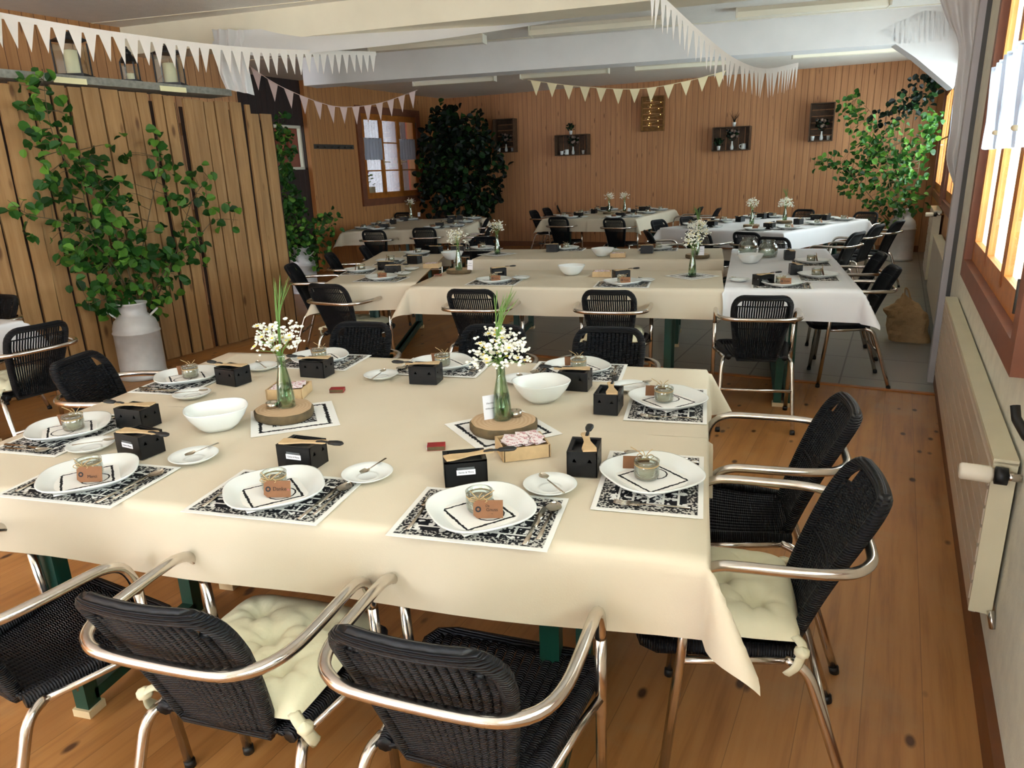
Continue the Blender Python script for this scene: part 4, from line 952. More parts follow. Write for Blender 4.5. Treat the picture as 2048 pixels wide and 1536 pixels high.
def vase_set(zt, x, y, bq, lbv, lbb, slice_=None, sc=1.0):
    z = zt+(.0298 if slice_ else 0)+.0013; p = at(x, y, z)
    v = KV.put((p.x, p.y, z), 0, lbv, 'bottle vases'); b = BQ[bq].put((p.x, p.y, z+.001), random.uniform(0,6), lbb, 'bouquets in bottle vases')
    if sc != 1: v.scale = b.scale = (sc,)*3
    return p
def doily(zt, x, y, yaw, lb): p = at(x, y, zt); KD.put((p.x, p.y, zt), R_(yaw), lb, 'papercut square napkins')
def wslice(zt, x, y, yaw, lb): p = at(x, y, zt+.015); KL.put((p.x, p.y, zt+.0013), R_(yaw), lb, 'wood slices')
doily(ZA, 588, 836, 34, 'papercut napkin under the wood slice nearer the milk can'); doily(ZA, 1004, 858, 42, 'papercut napkin under the wood slice with the paper sign')
wslice(ZA, 570, 824, 20, 'round wood slice with bark carrying the vase near the milk can'); wslice(ZA, 1006, 850, 80, 'round wood slice with bark carrying sign, tealight and daisies')
vase_set(ZA, 574, 813, 0, 'bottle vase on the wood slice nearer the milk can', 'white wildflowers and grass in bottle nearer the milk can', True, 1.0)
vase_set(ZA, 1005, 838, 1, 'slim bottle vase on wood slice behind the paper sign', 'daisies with a tall grass plume behind the paper sign', True, 1.0)
p = at(545, 815, ZA+.031); KTL.put((p.x, p.y, ZA+.0311), 0, 'tealight on the wood slice nearer the milk can', 'tealights'); p = at(1031, 832, ZA+.031); KTL.put((p.x, p.y, ZA+.0311), 0, 'tealight in silver cup beside the daisies bottle', 'tealights')
p = at(984, 838, ZA+.031); s = KSG.put((p.x, p.y, ZA+.0315), R_(38), 'small white paper sign standing on wood slice', 'paper signs')
sugar(ZB, 580, 790, 12, 6, 'wooden sachet box behind the bottle vase near milk can', 'behind the vase near milk can', 4); sugar(ZA, 1045, 905, 28, 12, 'wooden sachet box in front of the daisies wood slice', 'in front of the daisies', 5)
def mk_match():
    t = thing('matchbox', '', 'matchbox'); b = MB(); b.box((0,0,.0065), (.05,.032,.013)); b.build('sleeve', 'red', t)
    b = MB(); b.box((-.001,0,.0065), (.0515,.028,.009)); b.build('drawer', 'paper', t); b = MB(); b.box((0,-.0163,.0065), (.048,.0008,.010)); b.build('striker', 'bark', t); return t
KMB = Kind(mk_match)
for (zt, x, y, a, lb) in ((ZA, 873, 897, 18, 'red matchbox in front of the daisies wood slice'), (ZB, 675, 783, 14, 'red matchbox behind the vase near milk can'), (TZ+.002, 876, 552, 10, 'matchbox on hollow square table before its wood slice')):
    p = at(x, y, zt); KMB.put((p.x, p.y, zt), R_(a), lb, 'matchboxes')
# ------------------------------------------------------------------ hollow square settings
Z2 = TZ+.002
grp = ' on the hollow square'
HS = [((763,556), 0, 'hollow square front, beside the cloth fold'), ((988,562), 0, 'hollow square front, second place'), ((1245,566), 0, 'hollow square front, third place'), ((1563,569), -3, 'hollow square front, aisle corner'),
      ((720,541), -77, 'hollow square partition side, nearest'), ((780,523), -77, 'hollow square partition side, middle'), ((834,507), -77, 'hollow square partition side, farthest'),
      ((965,497), 180, 'hollow square back, below the bush'), ((1132,497), 180, 'hollow square back, middle'), ((1316,497), 180, 'hollow square back, near tall flowers'), ((1636,552), 87, 'hollow square aisle side, nearer'), ((1625,524), 87, 'hollow square aisle side, farther')]
for i, (p, yw, ph) in enumerate(HS): setting(Z2+(.002 if 'aisle' in ph else 0), px2(*p, Z2+.01), R_(yw), ph, 'a' if yw > -10 and yw < 10 else 'n', True, grp)
for (a, c, i, kd, fl, en) in (((768,549),(797,549),0,'h',0,0), ((983,556),(1015,554),1,'w',0,0), ((1229,562),(1262,560),2,'w',0,0), ((1516,573),(1550,570),3,'w',0,0), ((752,540),(782,541),4,'h',0,0), ((811,527),(838,528),5,'h',0,0), ((855,507),(881,508),6,'h',1,0),
        ((900,507),(925,507),7,'h',1,0), ((1091,504),(1116,504),8,'h',1,0), ((1280,507),(1306,507),9,'h',1,0), ((1579,550),(1606,550),10,'h',0,1), ((1568,520),(1591,520),11,'h',0,1)):
    burner_px(Z2+(.002 if i in (3,10,11) else 0), a, c, HS[i][2], kd, bool(fl), bool(en), grp)
for (x, y, i, sp) in ((806,547,0,(10,0)), (1042,556,1,(60,0)), (1290,561,2,(60,0)), (1478,560,3,(60,0)), (1225,500,8,(30,0)), (822,538,4,(80,0))): saucer_px(Z2+.002, x, y, HS[i][2], sp, grp)
for (x, y, lb) in ((1143,549,'white bowl at the hollow square front, middle of table'), (1205,512,'white bowl on back table of hollow square beside sachets'), (905,519,'pale bowl on hollow square before the partition side bottle'), (1500,526,'white bowl in front of the two big glass jars')):
    p = at(x, y, Z2+.002); KB.put((p.x, p.y, Z2+.002), R_(20), lb, 'white serving bowls')
def mk_bigjar():
    t = thing('big_glass_jar', '', 'jar'); b = MB(); b.lathe([(.05,0), (.068,.006), (.075,.035), (.075,.075), (.062,.1), (.05,.108), (.05,.13), (.053,.134), (.049,.134), (.046,.108), (.058,.097), (.071,.073), (.071,.035), (.064,.01), (0,.008)], 32); b.build('glass_body', 'glass', t, True)
    b = MB(); b.lathe([(.0632,.0105), (.0700,.036), (.0700,.06), (0,.06)], 28); b.build('water', 'glass', t, True); return t
KBJ = Kind(mk_bigjar)
for (x, y, lb) in ((1495,508,'round big glass jar on aisle table, behind the white bowl'), (1535,514,'round big glass jar on aisle table, next to small grill')): p = at(x, y, Z2+.002); KBJ.put((p.x, p.y, Z2+.002), 0, lb, 'big glass jars')
sugar(Z2, 865, 535, 5, 5, 'wooden sachet box on hollow square before partition side', 'on the hollow square partition side', 7); sugar(Z2, 1204, 552, 5, 5, 'wooden sachet box at the front of the hollow square', 'at the hollow square front', 8); sugar(Z2, 1236, 514, 5, 4, 'wooden sachet box on back table of hollow square', 'on the hollow square back table', 9)
for (x, y, bq, yaw, a, c, d, e, sl) in ((918,540,2,30,'bottle vase on hollow square front by the partition','wildflowers in bottle on hollow square by the partition','wood slice on hollow square front by the partition',None,1), (995,508,2,60,'bottle vase on back table below the dark bush','wildflowers in bottle on back table below dark bush',None,'papercut napkin under bottle below the dark bush',0),
        (1384,552,2,45,'bottle vase standing on napkin at hollow square front','tall wildflowers in bottle on napkin at hollow square front',None,'papercut napkin at hollow square front beside table seam',0), (1395,510,1,10,'bottle vase on back table beside wood slice','tall wildflowers on back table beside wood slice','wood slice with sign on hollow square back table',None,1)):
    if d: wslice(Z2, x, y+2, yaw, d)
    if e: doily(Z2+.0005, x, y, yaw, e)
    vase_set(Z2, x, y, bq, a, c, bool(d))
p = at(940, 540, Z2+.03); KSG.put((p.x, p.y, Z2+.0315), R_(-15), 'white paper sign on the partition side wood slice', 'paper signs'); p = at(1402, 511, Z2+.03); KSG.put((p.x, p.y, Z2+.0315), R_(5), 'white paper sign on back table wood slice', 'paper signs')
# ------------------------------------------------------------------ far settings, laid out in table coordinates
def far(T, name, left, right, front, back, vases):
    cx, cy, W, L, yaw = T; a = R_(yaw); zt = TZ+.0032; g = ' on the far tables'
    L2 = []
    for n, side in ((left, -1), (right, 1)):
        for k in range(n): L2.append((side*(W/2-.16), -L/2+.42+(L-.7)*(k+.0)/max(1, n-1), -90*side*-1 if False else (-90 if side < 0 else 90), '%s, %s side, %s place' % (name, ('outer', 'inner')[side > 0], ('nearest', 'middle', 'farthest')[k if n > 2 else k*2])))
    for n, side in ((front, -1), (back, 1)):
        for k in range(n): L2.append(((-.5+(k+.5)/n)*(W-.1), side*(L/2-.15), 0 if side < 0 else 180, '%s, %s edge, %s place' % (name, ('front', 'back')[side > 0], ('outer', 'inner')[k])))
    for (x, y, yw, ph) in L2:
        xy = rot((cx, cy), a, x, y); yy = a+R_(yw); setting(zt, xy, yy, ph, 'n', False, g)
        q = rot(xy, yy, -.05 if abs(yw) == 90 else .06, .215); burner(zt, q, yy+(0 if yw in (0, 180) else math.pi/2*0), ph, 'h', False, .2, g)
        s = rot(xy, yy, .16, .17); KA.put((s.x, s.y, zt), 0, 'small white saucer at '+ph, 'white saucers'+g)
    for (px, py, bq, lb) in vases:
        p = at(px, py, zt+.03); KL.put((p.x, p.y, zt+.0003), px*.1, 'wood slice under the bottle '+lb, 'wood slices'); KV.put((p.x, p.y, zt+.0305), 0, 'bottle vase '+lb, 'bottle vases'); BQ[bq].put((p.x, p.y, zt+.0315), px*.3, 'wildflowers in bottle '+lb, 'bouquets in bottle vases')
far(T3L, 'far window table', 3, 3, 2, 2, [(822, 434, 2, 'on the far window table')])
far(T3C, 'far middle table', 3, 3, 2, 2, [(1218, 424, 2, 'on far middle table, outer one'), (1249, 423, 2, 'on far middle table beside paper sign')])
far(T3R, 'slanted far table', 3, 3, 2, 2, [(1503, 449, 2, 'on slanted far table, nearer one'), (1569, 441, 1, 'on slanted far table, farther one')])
zt = TZ+.0035
for (x, y, lb) in ((1258, 425, 'white paper sign standing on the far middle table'), (838, 433, 'white paper sign standing on the far window table')): p = at(x, y, zt); KSG.put((p.x, p.y, zt), 0, lb, 'paper signs')
# ------------------------------------------------------------------ milk cans with leafy branches
def mk_can():
    t = thing('milk_can', '', 'milk can'); b = MB()
    b.lathe([(.165,0), (.175,.004), (.175,.03), (.168,.036), (.168,.36), (.174,.365), (.174,.375), (.168,.38), (.166,.41), (.15,.46), (.115,.495), (.10,.51), (.10,.575), (.112,.59), (.112,.60), (.104,.60), (.094,.585), (.094,.51), (.0,.50)], 40); b.build('body', 'can', t, True)
    for s in (-1, 1):
        h = MB(); h.tube(bez([(s*.118,-.03,.49), (s*.165,-.03,.53), (s*.175,0,.54), (s*.165,.03,.53), (s*.118,.03,.49)], 4), .008, 8); h.build('handle', 'can', t, True)
    return t
KC = Kind(mk_can)
LEAF = [(0,0), (.30,.18), (.42,.45), (.30,.78), (0,1), (-.30,.78), (-.42,.45), (-.30,.18)]
def add_leaf(b, p, size, d, nrm):
    d = d.normalized(); s = d.cross(nrm).normalized(); n = s.cross(d); vs = []
    for (x, y) in LEAF: vs.append(p+d*(y*size)+s*(x*size)+n*(abs(x)*size*.35-(y-.5)**2*size*.3))
    b.rn = random.random(); b.add(vs, [(0,1,2,3,4), (0,4,5,6,7)])
def inside(p):                            # keep sprigs on the room's side of the walls
    for w in (WT, WB, WL):
        d = (p-w.o).dot(w.n)
        if d < .06: p = p+w.n*(.06-d)
    d = -(p-WF.o).dot(WF.n); a = (p-WF.o).dot(WF.d)
    if d < .05 and d > -.6 and -2.4 < a < sEnd and p.z < 2.3: p = p-WF.n*(.05-d)
    return p
def branches(name, label, where, stems, clusters, size, mat, seed, depth=.16, br=.006):
    # where(px, py, extra) -> point; stems: pixel polylines; clusters: (px, py, radius px, count)
    random.seed(seed); t = thing(name, label, 'branches'); t.location = where(*stems[0][0], 0.0); base = t.location.copy()
    allp = []
    for st in stems:
        n = len(st); ex = random.uniform(0, depth); pts = [inside(q) for q in bez([where(x, y, ex*min(1, k/1.5)) for k, (x, y) in enumerate(st)], 5)]; allp += pts
        b = MB(); b.tube([p-base for p in pts], [br*(1-.75*k/len(pts)) for k in range(len(pts))], 6); b.build('branch', 'bark', t, True)
    fb = MB(); tw = fb
    for (cx, cy, r, n) in clusters:
        for k in range(n):
            a, q = random.uniform(0, 6.283), r*math.sqrt(random.random()); p = inside(where(cx+q*math.cos(a), cy+q*math.sin(a)*1.05, random.uniform(-.03, depth)))
            d = Vector((random.uniform(-1,1), random.uniform(-.7,.7), random.uniform(-1.1,.5))); nr = (CAM-p).normalized()*.8+Vector((random.uniform(-.9,.9), random.uniform(-.9,.9), random.uniform(-.2,1.3)))
            add_leaf(fb, p-base, size*random.uniform(.7, 1.2), d, nr.normalized())
            if k % 3 == 0 and len(stems) > 1:
                m = min(allp, key=lambda w: (w-p).length_squared); fb.cur = 1; fb.tube([m-base, (m*.4+p*.6)-base+Vector((0,0,.01)), p-base], [.0026,.002,.0012], 4); fb.cur = 0  # thin bark twigs are built into the leaf mesh
    fb.build('leaves', [mat, 'bark'], t); return t
can_p = at(290, 752, 0)
KC.put((can_p.x, can_p.y, 0), .6, 'big pale metal milk can on floor against the plank partition', 'milk cans')
def onfence(off):
    def w(px, py, e):
        a = WF.o-WF.n*(off+e); return on(px, py, a, a+WF.d)
    return w
def canpoint(cp): return lambda w: (lambda px, py, e: w(px, py, e))
branches('leafy_branches', 'tall leafy beech branches fanning out of the big milk can', onfence(.10), [[(288,640),(262,560),(215,430),(130,320),(98,240),(85,140)], [(290,640),(280,540),(300,420),(318,330),(312,258)], [(288,640),(220,520),(140,450),(60,430),(15,400)], [(290,640),(330,540),(400,470),(430,440),(476,440)], [(286,640),(240,560),(190,480),(165,380),(160,300)], [(290,640),(250,600),(205,600),(180,610)], [(292,640),(330,560),(360,480),(385,400),(425,345)]],
    [(85,150,22,7), (60,185,38,14), (92,225,44,16), (80,275,46,20), (130,240,24,5), (120,335,46,22), (175,330,45,26), (215,360,40,24), (240,300,30,8), (190,410,70,70), (130,400,45,18), (160,480,60,60), (225,470,60,45), (190,545,62,55), (250,555,68,70), (310,545,58,50), (330,490,45,26), (305,275,22,8), (320,325,34,18), (350,355,30,12), (345,400,32,16), (405,350,26,8), (415,405,28,9), (450,430,30,12), (255,605,45,20), (305,590,45,30), (200,600,38,16), (35,425,28,7), (70,400,22,5), (60,450,25,6), (375,470,36,14), (390,510,30,12), (350,540,40,22), (240,400,40,14), (265,500,40,30)], .078, 'leaf', 11)
p2 = at(612, 585, 0); KC.put((p2.x, p2.y, 0), .2, 'pale milk can half hidden behind the hollow square chairs', 'milk cans')
def facing(px, py, z, back=0.0):
    c = at(px, py, z); v = Vector((c.x, c.y, 0)).normalized(); s = Vector((-v.y, v.x, 0))
    def w(x, y, e):
        a = Vector((c.x, c.y, 0))-v*(e+back); return on(x, y, a, a+s)
    return w
wf2 = facing(612, 585, 0)
branches('leafy_branches', 'slim column of leafy branches climbing the free end of the partition', wf2, [[(606,540),(590,470),(570,380),(560,300),(557,230)], [(608,540),(640,480),(665,440)], [(604,540),(570,490),(530,440),(512,435)]],
    [(562,235,14,16), (564,270,18,40), (570,310,20,55), (568,350,22,60), (574,395,24,60), (578,435,32,70), (592,470,44,110), (562,470,34,50), (610,500,45,90), (640,470,34,46), (660,440,28,34), (535,435,26,22), (520,450,20,12), (600,530,30,60), (588,410,25,40)], .075, 'leaf', 12)
# dark bush in the far corner, bright branches in the other
wf3 = facing(925, 502, 0)
p3 = at(925, 502, 0); KC.put((p3.x, p3.y, 0), .2, 'milk can hidden under the dark corner bush', 'milk cans')
branches('leafy_branches', 'dense dark leafy branches filling the far corner beside the window', wf3, [[(922,405),(905,340),(890,260),(885,230)], [(925,405),(940,330),(955,260),(960,225)], [(920,405),(880,350),(850,310)], [(925,405),(970,360),(1005,320)], [(925,405),(960,390),(1010,375)]],
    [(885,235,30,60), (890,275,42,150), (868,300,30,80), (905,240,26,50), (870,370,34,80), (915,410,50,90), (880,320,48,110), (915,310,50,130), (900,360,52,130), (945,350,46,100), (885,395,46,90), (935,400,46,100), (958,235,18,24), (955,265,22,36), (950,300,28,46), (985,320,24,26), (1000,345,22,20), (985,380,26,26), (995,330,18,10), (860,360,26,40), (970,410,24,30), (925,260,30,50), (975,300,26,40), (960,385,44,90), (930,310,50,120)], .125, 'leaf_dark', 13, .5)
branches('leafy_branches', 'small sunlit leafy sprig poking out by the far window', wf3, [[(905,380),(880,350),(855,335),(842,318)]], [(852,330,14,16), (868,345,12,12), (842,318,8,6)], .085, 'leaf', 14, .3)
wf4 = facing(1795, 520, 0)
p4 = at(1795, 520, 0); o = KC.put((p4.x, p4.y, 0), 1.2, 'tall pale can in the far corner under bright green branches', 'milk cans'); o.scale = (1.15, 1.15, 1.25)
branches('leafy_branches', 'bright green leafy branches spreading over the slanted far table', wf4, [[(1792,455),(1780,380),(1770,300),(1745,230),(1705,190)], [(1794,455),(1800,380),(1790,290),(1800,210),(1850,165)], [(1790,455),(1730,380),(1680,330),(1635,320)], [(1796,455),(1830,370),(1845,290),(1870,225)], [(1790,455),(1750,420),(1720,400)]],
    [(1705,200,20,16), (1690,225,24,22), (1715,245,24,24), (1728,275,20,14), (1745,240,12,6), (1720,310,30,30), (1680,325,28,26), (1640,325,14,10), (1700,355,36,50), (1750,300,34,44), (1790,290,40,70), (1780,340,48,90), (1740,370,40,60), (1820,330,42,70), (1800,390,42,60), (1770,420,36,44), (1850,290,28,40), (1868,235,18,26), (1860,260,18,24), (1830,400,30,30), (1800,260,24,16)], .085, 'leaf', 15, .45)
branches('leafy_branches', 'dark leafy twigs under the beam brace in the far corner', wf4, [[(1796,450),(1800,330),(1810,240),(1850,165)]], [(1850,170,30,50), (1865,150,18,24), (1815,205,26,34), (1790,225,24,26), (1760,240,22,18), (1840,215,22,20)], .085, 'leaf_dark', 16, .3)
# ------------------------------------------------------------------ bunting
def bunting(label, pts, n, wd, h, mat, gap=1.0, sag=None):
    P = bez(pts, 12); t = thing('bunting', label, 'bunting'); base = P[0].copy(); t.location = base
    b = MB()
    if gap == 1.0: b.grid(lambda u, v: P[int(round(u*(len(P)-1)))]-base+Vector((0,0,.004-.034*v)), len(P)-1, 1); b.build('ribbon', mat, t, True)
    else: b.tube([p-base for p in P], .004, 5); b.build('string', mat, t, True)
    cum = [0]
    for i in range(1, len(P)): cum.append(cum[-1]+(P[i]-P[i-1]).length)
    def pos(s):
        for i in range(1, len(P)):
            if cum[i] >= s: k = (s-cum[i-1])/max(1e-6, cum[i]-cum[i-1]); return P[i-1].lerp(P[i], k)
        return P[-1]
    step = cum[-1]/n; random.seed(n)
    for k in range(n):
        s = (k+.5)*step; w = min(wd, step*gap); a, c = pos(max(0, s-w/2))-base, pos(min(cum[-1], s+w/2))-base; d = (c-a).normalized(); nn = Vector((-d.y, d.x, 0)).normalized()
        tip = (a+c)/2+Vector((0,0,-h*random.uniform(.93,1.05)))+nn*random.uniform(-.02,.02)+d*random.uniform(-.01,.01); m = (a+c)/2; b = MB(); b.prism([a, c, tip], nn*.0015); b.build('pennant', mat, t)
    return t
bunting('white bunting of long close pennants from the near ceiling to a beam', [dep(-60,12,3.9), dep(0,26,4.15), dep(240,66,4.75), dep(500,96,5.6), dep(752,104,6.8)], 38, .16, .19, 'pennant', 1.0)
bunting('white fringe-like bunting dipping below the timber wall top', [dep(1300,-30,4.4), dep(1345,12,4.6), dep(1410,72,4.85), dep(1470,118,5.1), dep(1530,138,5.4), dep(1597,126,5.9)], 34, .16, .2, 'pennant', 1.0)
bunting('small widely spaced lace bunting before the dark boards and window', [dep(495,130,7.6), dep(560,172,7.8), dep(640,205,8.2), dep(690,214,8.5), dep(760,206,8.9), dep(835,180,9.3)], 13, .12, .2, 'pennant_lace', .62)
bunting('cream yellow bunting strung under the lamps before timber wall', [dep(1055,160,9.2), dep(1150,172,9.2), dep(1270,178,9.1), dep(1370,163,9.0), dep(1458,140,8.9)], 12, .13, .18, 'pennant_gold', .62)
# ------------------------------------------------------------------ white drapes
def drape(label, rows, folds, amp, name='fabric_drape', nu=46):
    # rows: list of (left point, right point) from top to bottom
    t = thing(name, label, 'drape'); base = rows[0][0].copy(); t.location = base; Ls, Rs = bez([r[0] for r in rows], 5), bez([r[1] for r in rows], 5); b = MB()
    def fn(u, v):
        i = min(len(Ls)-1, int(round(v*(len(Ls)-1)))); p = Ls[i].lerp(Rs[i], u); d = (Rs[i]-Ls[i]); n = Vector((-d.y, d.x, 0)); n = n.normalized() if n.length > 1e-6 else Vector((0,1,0))
        return p-base+n*(amp*math.sin(u*folds*6.283+v*2.2)+amp*.5*math.sin(u*folds*2.7+v*5))
    b.grid(fn, nu, len(Ls)-1); b.build('fabric', 'tulle', t, True); return t
drape('white tulle hanging over the free end of the partition board', [(dep(424,58,6.3), dep(486,60,6.3)), (dep(428,95,6.2), dep(492,110,6.2)), (dep(436,140,6.1), dep(500,150,6.15)), (dep(452,178,6.05), dep(508,190,6.1))], 3, .025)
drape('white tulle swagged along the underside of the cream beam', [(dep(424,62,6.35), dep(430,96,6.25)), (dep(520,58,6.3), dep(520,112,6.15)), (dep(640,50,6.25), dep(640,104,6.1)), (dep(800,34,6.2), dep(800,88,6.05)), (dep(960,10,6.15), dep(960,66,6.0)), (dep(1180,-26,6.1), dep(1180,32,5.95)), (dep(1420,-60,6.0), dep(1420,-2,5.9))], 1, .03)
drape('long white tulle gathered down the steel post by the windows', [(dep(1868,-30,4.9), dep(2000,-30,4.6)), (dep(1893,40,5.0), dep(1976,60,4.85)), (dep(1916,95,5.1), dep(1962,130,4.95)), (dep(1910,170,5.15), dep(1952,200,5.0)), (dep(1904,255,5.2), dep(1942,280,5.05)), (dep(1893,318,5.2), dep(1934,335,5.1)), (dep(1914,378,5.2), dep(1927,382,5.15))], 4, .022)
# ------------------------------------------------------------------ crates with pots on the back wall
def crate(px0, py0, px1, py1, label, mat='crate', upright=False, open_=True, depth=.19):
    (a0, zt), (a1, zb) = WB.sz(px1, py0), WB.sz(px0, py1); W, H = a1-a0, zt-zb; t = thing('wall_crate', label, 'crate'); WB.place(t); t.location = WB.p((a0+a1)/2, .004, zb); T = .014
    b = MB(); n = 6
    for k in range(n):
        if upright: b.box((0, .006, H*(k+.5)/n), (W, .01, H/n*.86))
        else: b.box((W*((k+.5)/n-.5), .006, H/2), (W/n*.86, .01, H))
    b.build('back_slats', mat, t); b = MB()
    for s in (-1, 1): b = MB(); b.box((s*(W/2-T/2), depth/2, H/2), (T, depth, H)); b.build('side_board', mat, t)
    b = MB(); b.box((0, depth/2, T/2), (W-2*T, depth, T)); b.build('bottom', mat, t); b = MB(); b.box((0, depth/2, H-T/2), (W-2*T, depth, T)); b.build('top', mat, t)
    return t, (a0, a1, zb, zt, T)
cr = []
for (x0, y0, x1, y1, up, lb) in ((996,237,1034,306,True,'upright wooden crate on back wall beside the dark bush'), (1117,268,1181,312,False,'lying wooden crate on back wall with a plant on top, next to bush'), (1427,252,1504,303,False,'lying wooden crate on back wall with spiky plant on top'), (1617,205,1672,284,True,'upright wooden crate on back wall next to bright branches')): cr.append(crate(x0, y0, x1, y1, lb, 'crate', up))
c5, q5 = crate(1284, 191, 1331, 264, 'slatted crate on back wall lit by fairy lights', 'crate_warm', True, depth=.1)
t = thing('fairy_lights', 'warm fairy lights strung inside the slatted crate', 'string light'); WB.place(t); t.location = c5.location; W5, H5 = q5[1]-q5[0], q5[3]-q5[2]; random.seed(4)
pts = [(W5*.36*(1 if k % 2 else -1)*random.uniform(.6,1), .03+random.uniform(0,.02), H5*(.12+.78*k/9)) for k in range(10)]
b = MB(); b.tube(bez(pts, 6), .0018, 4); b.build('wire', 'pale_wood', t, True)
for k, p in enumerate(bez(pts, 3)[::2]): b = MB(); b.lathe([(0,-.006), (.006,0), (0,.006)], 6, p); b.build('bulb', 'bulb', t, True)
def pot(kind, r=.032, h=.07):
    t = thing('small_plant_pot', '', 'plant pot'); b = MB(); b.lathe([(r*.75,0), (r,h*.9), (r*1.05,h), (r*.92,h), (r*.85,h*.85), (0,h*.85)], 18); b.build('pot', 'porcelain', t, True)
    b = MB(); random.seed(kind)
    if kind == 1:
        for k in range(14): a = random.uniform(0,6.3); l = random.uniform(.1,.2); b.rn = .2; b.tube([(0,0,h*.8), (.03*math.cos(a),.03*math.sin(a),h+l*.5), (.09*math.cos(a),.09*math.sin(a),h+l)], [.004,.003,.0008], 4)
    elif kind == 2:
        for k in range(60): p = Vector((random.gauss(0,.03), random.gauss(0,.03), h+random.uniform(0,.11))); add_leaf(b, p, .035, Vector((random.uniform(-1,1),random.uniform(-1,1),1)), Vector((random.uniform(-1,1),1,.4)))
    if b.v: b.build('plant', 'leaf_dark', t)
    return t
KPT = {k: Kind(lambda k=k: pot(k)) for k in (0, 1, 2)}
def mk_mug():
    t = thing('mug', '', 'mug'); b = MB(); b.lathe([(.036,0), (.04,.004), (.04,.095), (.037,.095), (.037,.01), (0,.008)], 22); b.build('cup', 'porcelain', t, True); b = MB(); b.tube(bez([(.038,0,.075), (.066,0,.075), (.07,0,.05), (.062,0,.025), (.038,0,.022)], 4), .006, 8); b.build('handle', 'porcelain', t, True); return t
KMG = Kind(mk_mug)
def mk_rosevase():
    t = thing('white_bud_vase', '', 'vase'); b = MB(); b.lathe([(.02,0), (.026,.01), (.03,.04), (.014,.1), (.012,.13), (.016,.14), (.012,.138), (0,.13)], 16); b.build('body', 'porcelain', t, True); return t
KRV = Kind(mk_rosevase)
def mk_roses():
    t = thing('dried_flowers', '', 'flowers'); b = MB(); c = MB(); random.seed(2)
    for k in range(7):
        e = Vector((random.uniform(-.09,.09), random.uniform(-.04,.04), random.uniform(.2,.34))); b.tube([(0,0,.12), (e.x*.4,e.y*.4,e.z*.7), e], .003, 5); c.lathe([(0,-.03), (.026,-.012), (.028,.012), (.012,.026), (0,.02)], 9, e)
    for k in range(40): add_leaf(b, Vector((random.uniform(-.09,.09), random.uniform(-.05,.05), random.uniform(.16,.3))), .045, Vector((random.uniform(-1,1),random.uniform(-1,1),.3)), Vector((0,1,random.uniform(-.5,.5))))
    b.build('stems', 'leaf_dark', t); c.build('blossoms', simple('dusty_rose', '8a7468', .8), t, True); return t
KRS = Kind(mk_roses)
def wb(a, off, z): return WB.p(a, off, z)
names = ('the upright crate by the bush', 'the lying crate nearest the bush', 'the lying crate with spiky plant', 'the upright crate by the green branches')
for i, (t, (a0, a1, zb, zt, T)) in enumerate(cr):
    W = a1-a0; z = zb+T+.0008; m = (a0+a1)/2; nm = names[i]
    KPT[0].put(wb(a0+W*.17, .09, z), 0, 'little white pot at branch side inside '+nm if i == 3 else 'little white pot at the right inside '+nm, 'white pots in the crates') if i != 2 else KMG.put(wb(a0+W*.17, .09, z), WB.rz, 'white mug standing inside '+nm)
    KPT[2 if i in (0, 2) else 0].put(wb(a1-W*.16, .09, z), 0, 'little white pot at the left inside '+nm, 'white pots in the crates')
    if i == 1: KMG.put(wb(a1-W*.31, .08, z), WB.rz, 'white mug standing inside '+nm)
    KRV.put(wb(m-.01, .09, z), 0, 'slim white bud vase inside '+nm, 'bud vases in the crates'); KRS.put(wb(m-.01, .09, z+.012), 0, 'dried rose flowers in bud vase inside '+nm, 'dried flowers in the crates')
    if i in (1, 2): KPT[2 if i == 1 else 1].put(wb(m+(.03 if i == 1 else -.03), .1, zt+.0008), 0, ('bushy' if i == 1 else 'spiky')+' plant in white pot on top of '+nm)
# ------------------------------------------------------------------ crumpled paper bag on the tiles
random.seed(31); pb = at(1838, 686, 0); t = thing('paper_bag', 'crumpled brown paper bag on the tiles before the flat radiator', 'bag', (pb.x-.05, pb.y+.1, 0), R_(-18)); t.scale = (.82, .82, .88)
b = MB(); nz, na = 26, 48; from mathutils import noise as MN
vs = []
for j in range(nz+1):
    v = j/nz; w, d = .19*(1-.05*v)*(1 if v < .6 else 1-.95*((v-.6)/.4)**1.2), .125*(1-.1*v)*(1 if v < .45 else 1-.9*((v-.45)/.55)**1.1)
    for k in range(na):
        th = 2*math.pi*k/na; q = sup(3.5 if v < .5 else 2.4)(th); p = Vector((w*q*math.cos(th)-.11*v, d*q*math.sin(th)+.05*v*v, .44*v)); cr_ = MN.noise(p*9)+.6*MN.noise(p*21+Vector((3,1,7)))
        r = 1+.16*cr_*min(1, v*4+.1); vs.append((p.x*r, p.y*r, max(0, p.z+(.035*cr_*v))))
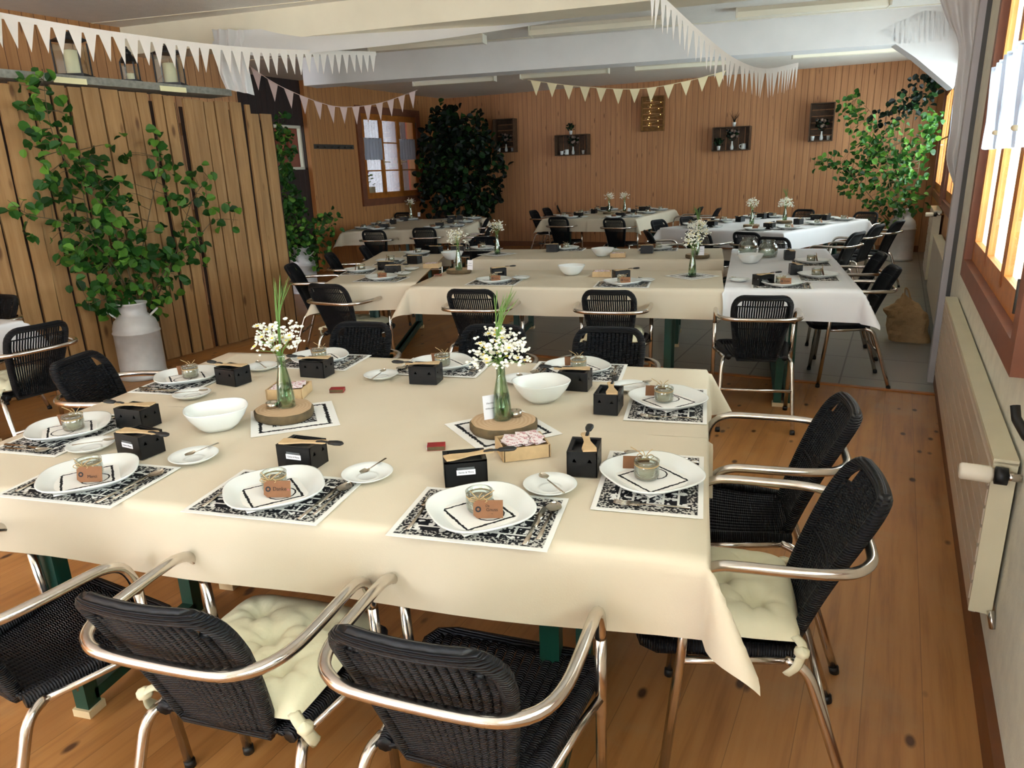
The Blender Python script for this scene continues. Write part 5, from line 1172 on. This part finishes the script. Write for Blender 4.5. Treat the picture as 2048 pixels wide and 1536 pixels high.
fs = [(j*na+k, j*na+(k+1) % na, (j+1)*na+(k+1) % na, (j+1)*na+k) for j in range(nz) for k in range(na)]+[tuple(range(na))[::-1], tuple(range(nz*na, nz*na+na))]
b.add(vs, fs); b.build('bag_body', 'bag', t); b = MB(); b.tube(bez([(-.09,.03,.41), (-.1,.04,.49), (-.07,.05,.47), (-.03,.05,.38), (.06,.04,.26)], 5), .014, 6, flat=.4); b.build('twisted_top', 'bag', t)
# ------------------------------------------------------------------ daylight
W = bpy.data.worlds.new('sky'); SC.world = W; W.use_nodes = True; nt = W.node_tree; bg = nt.nodes['Background']
bg.inputs['Color'].default_value = (.81, .875, 1.0, 1); bg.inputs['Strength'].default_value = 14.0
def portal(w, r, off=-.25):
    l = bpy.data.lights.new('daylight_portal', 'AREA'); l.shape = 'RECTANGLE'; l.size = r[1]-r[0]; l.size_y = r[3]-r[2]; l.cycles.is_portal = True
    o = bpy.data.objects.new('daylight_portal', l); COL.objects.link(o); c = w.p((r[0]+r[1])/2, off, (r[2]+r[3])/2); o.matrix_world = Matrix.Translation(c) @ (w.n.to_track_quat('-Z', 'Z').to_matrix().to_4x4())
for w, r in ((WR, w1), (WT, w2), (WT, w3), (WR, w6), (WL, wl)): portal(w, r)
l = bpy.data.lights.new('daylight_portal', 'AREA'); l.shape = 'RECTANGLE'; l.size = 1.6; l.size_y = 1.15; l.cycles.is_portal = True; o = bpy.data.objects.new('daylight_portal', l); COL.objects.link(o); o.location = (-2.2, -3.3, 1.875); o.rotation_euler = (R_(90), 0, 0)
cy = SC.cycles; cy.max_bounces = 7; cy.diffuse_bounces = 4; cy.glossy_bounces = 3; cy.transmission_bounces = 4; cy.transparent_max_bounces = 10; cy.caustics_reflective = False; cy.caustics_refractive = False
cy.use_adaptive_sampling = True; cy.adaptive_threshold = .03; cy.use_denoising = True; cy.sample_clamp_indirect = 6
vs_ = SC.view_settings; vs_.view_transform = 'Standard'; vs_.look = 'None'; vs_.exposure = .48; vs_.gamma = 1.0; vs_.use_curve_mapping = False
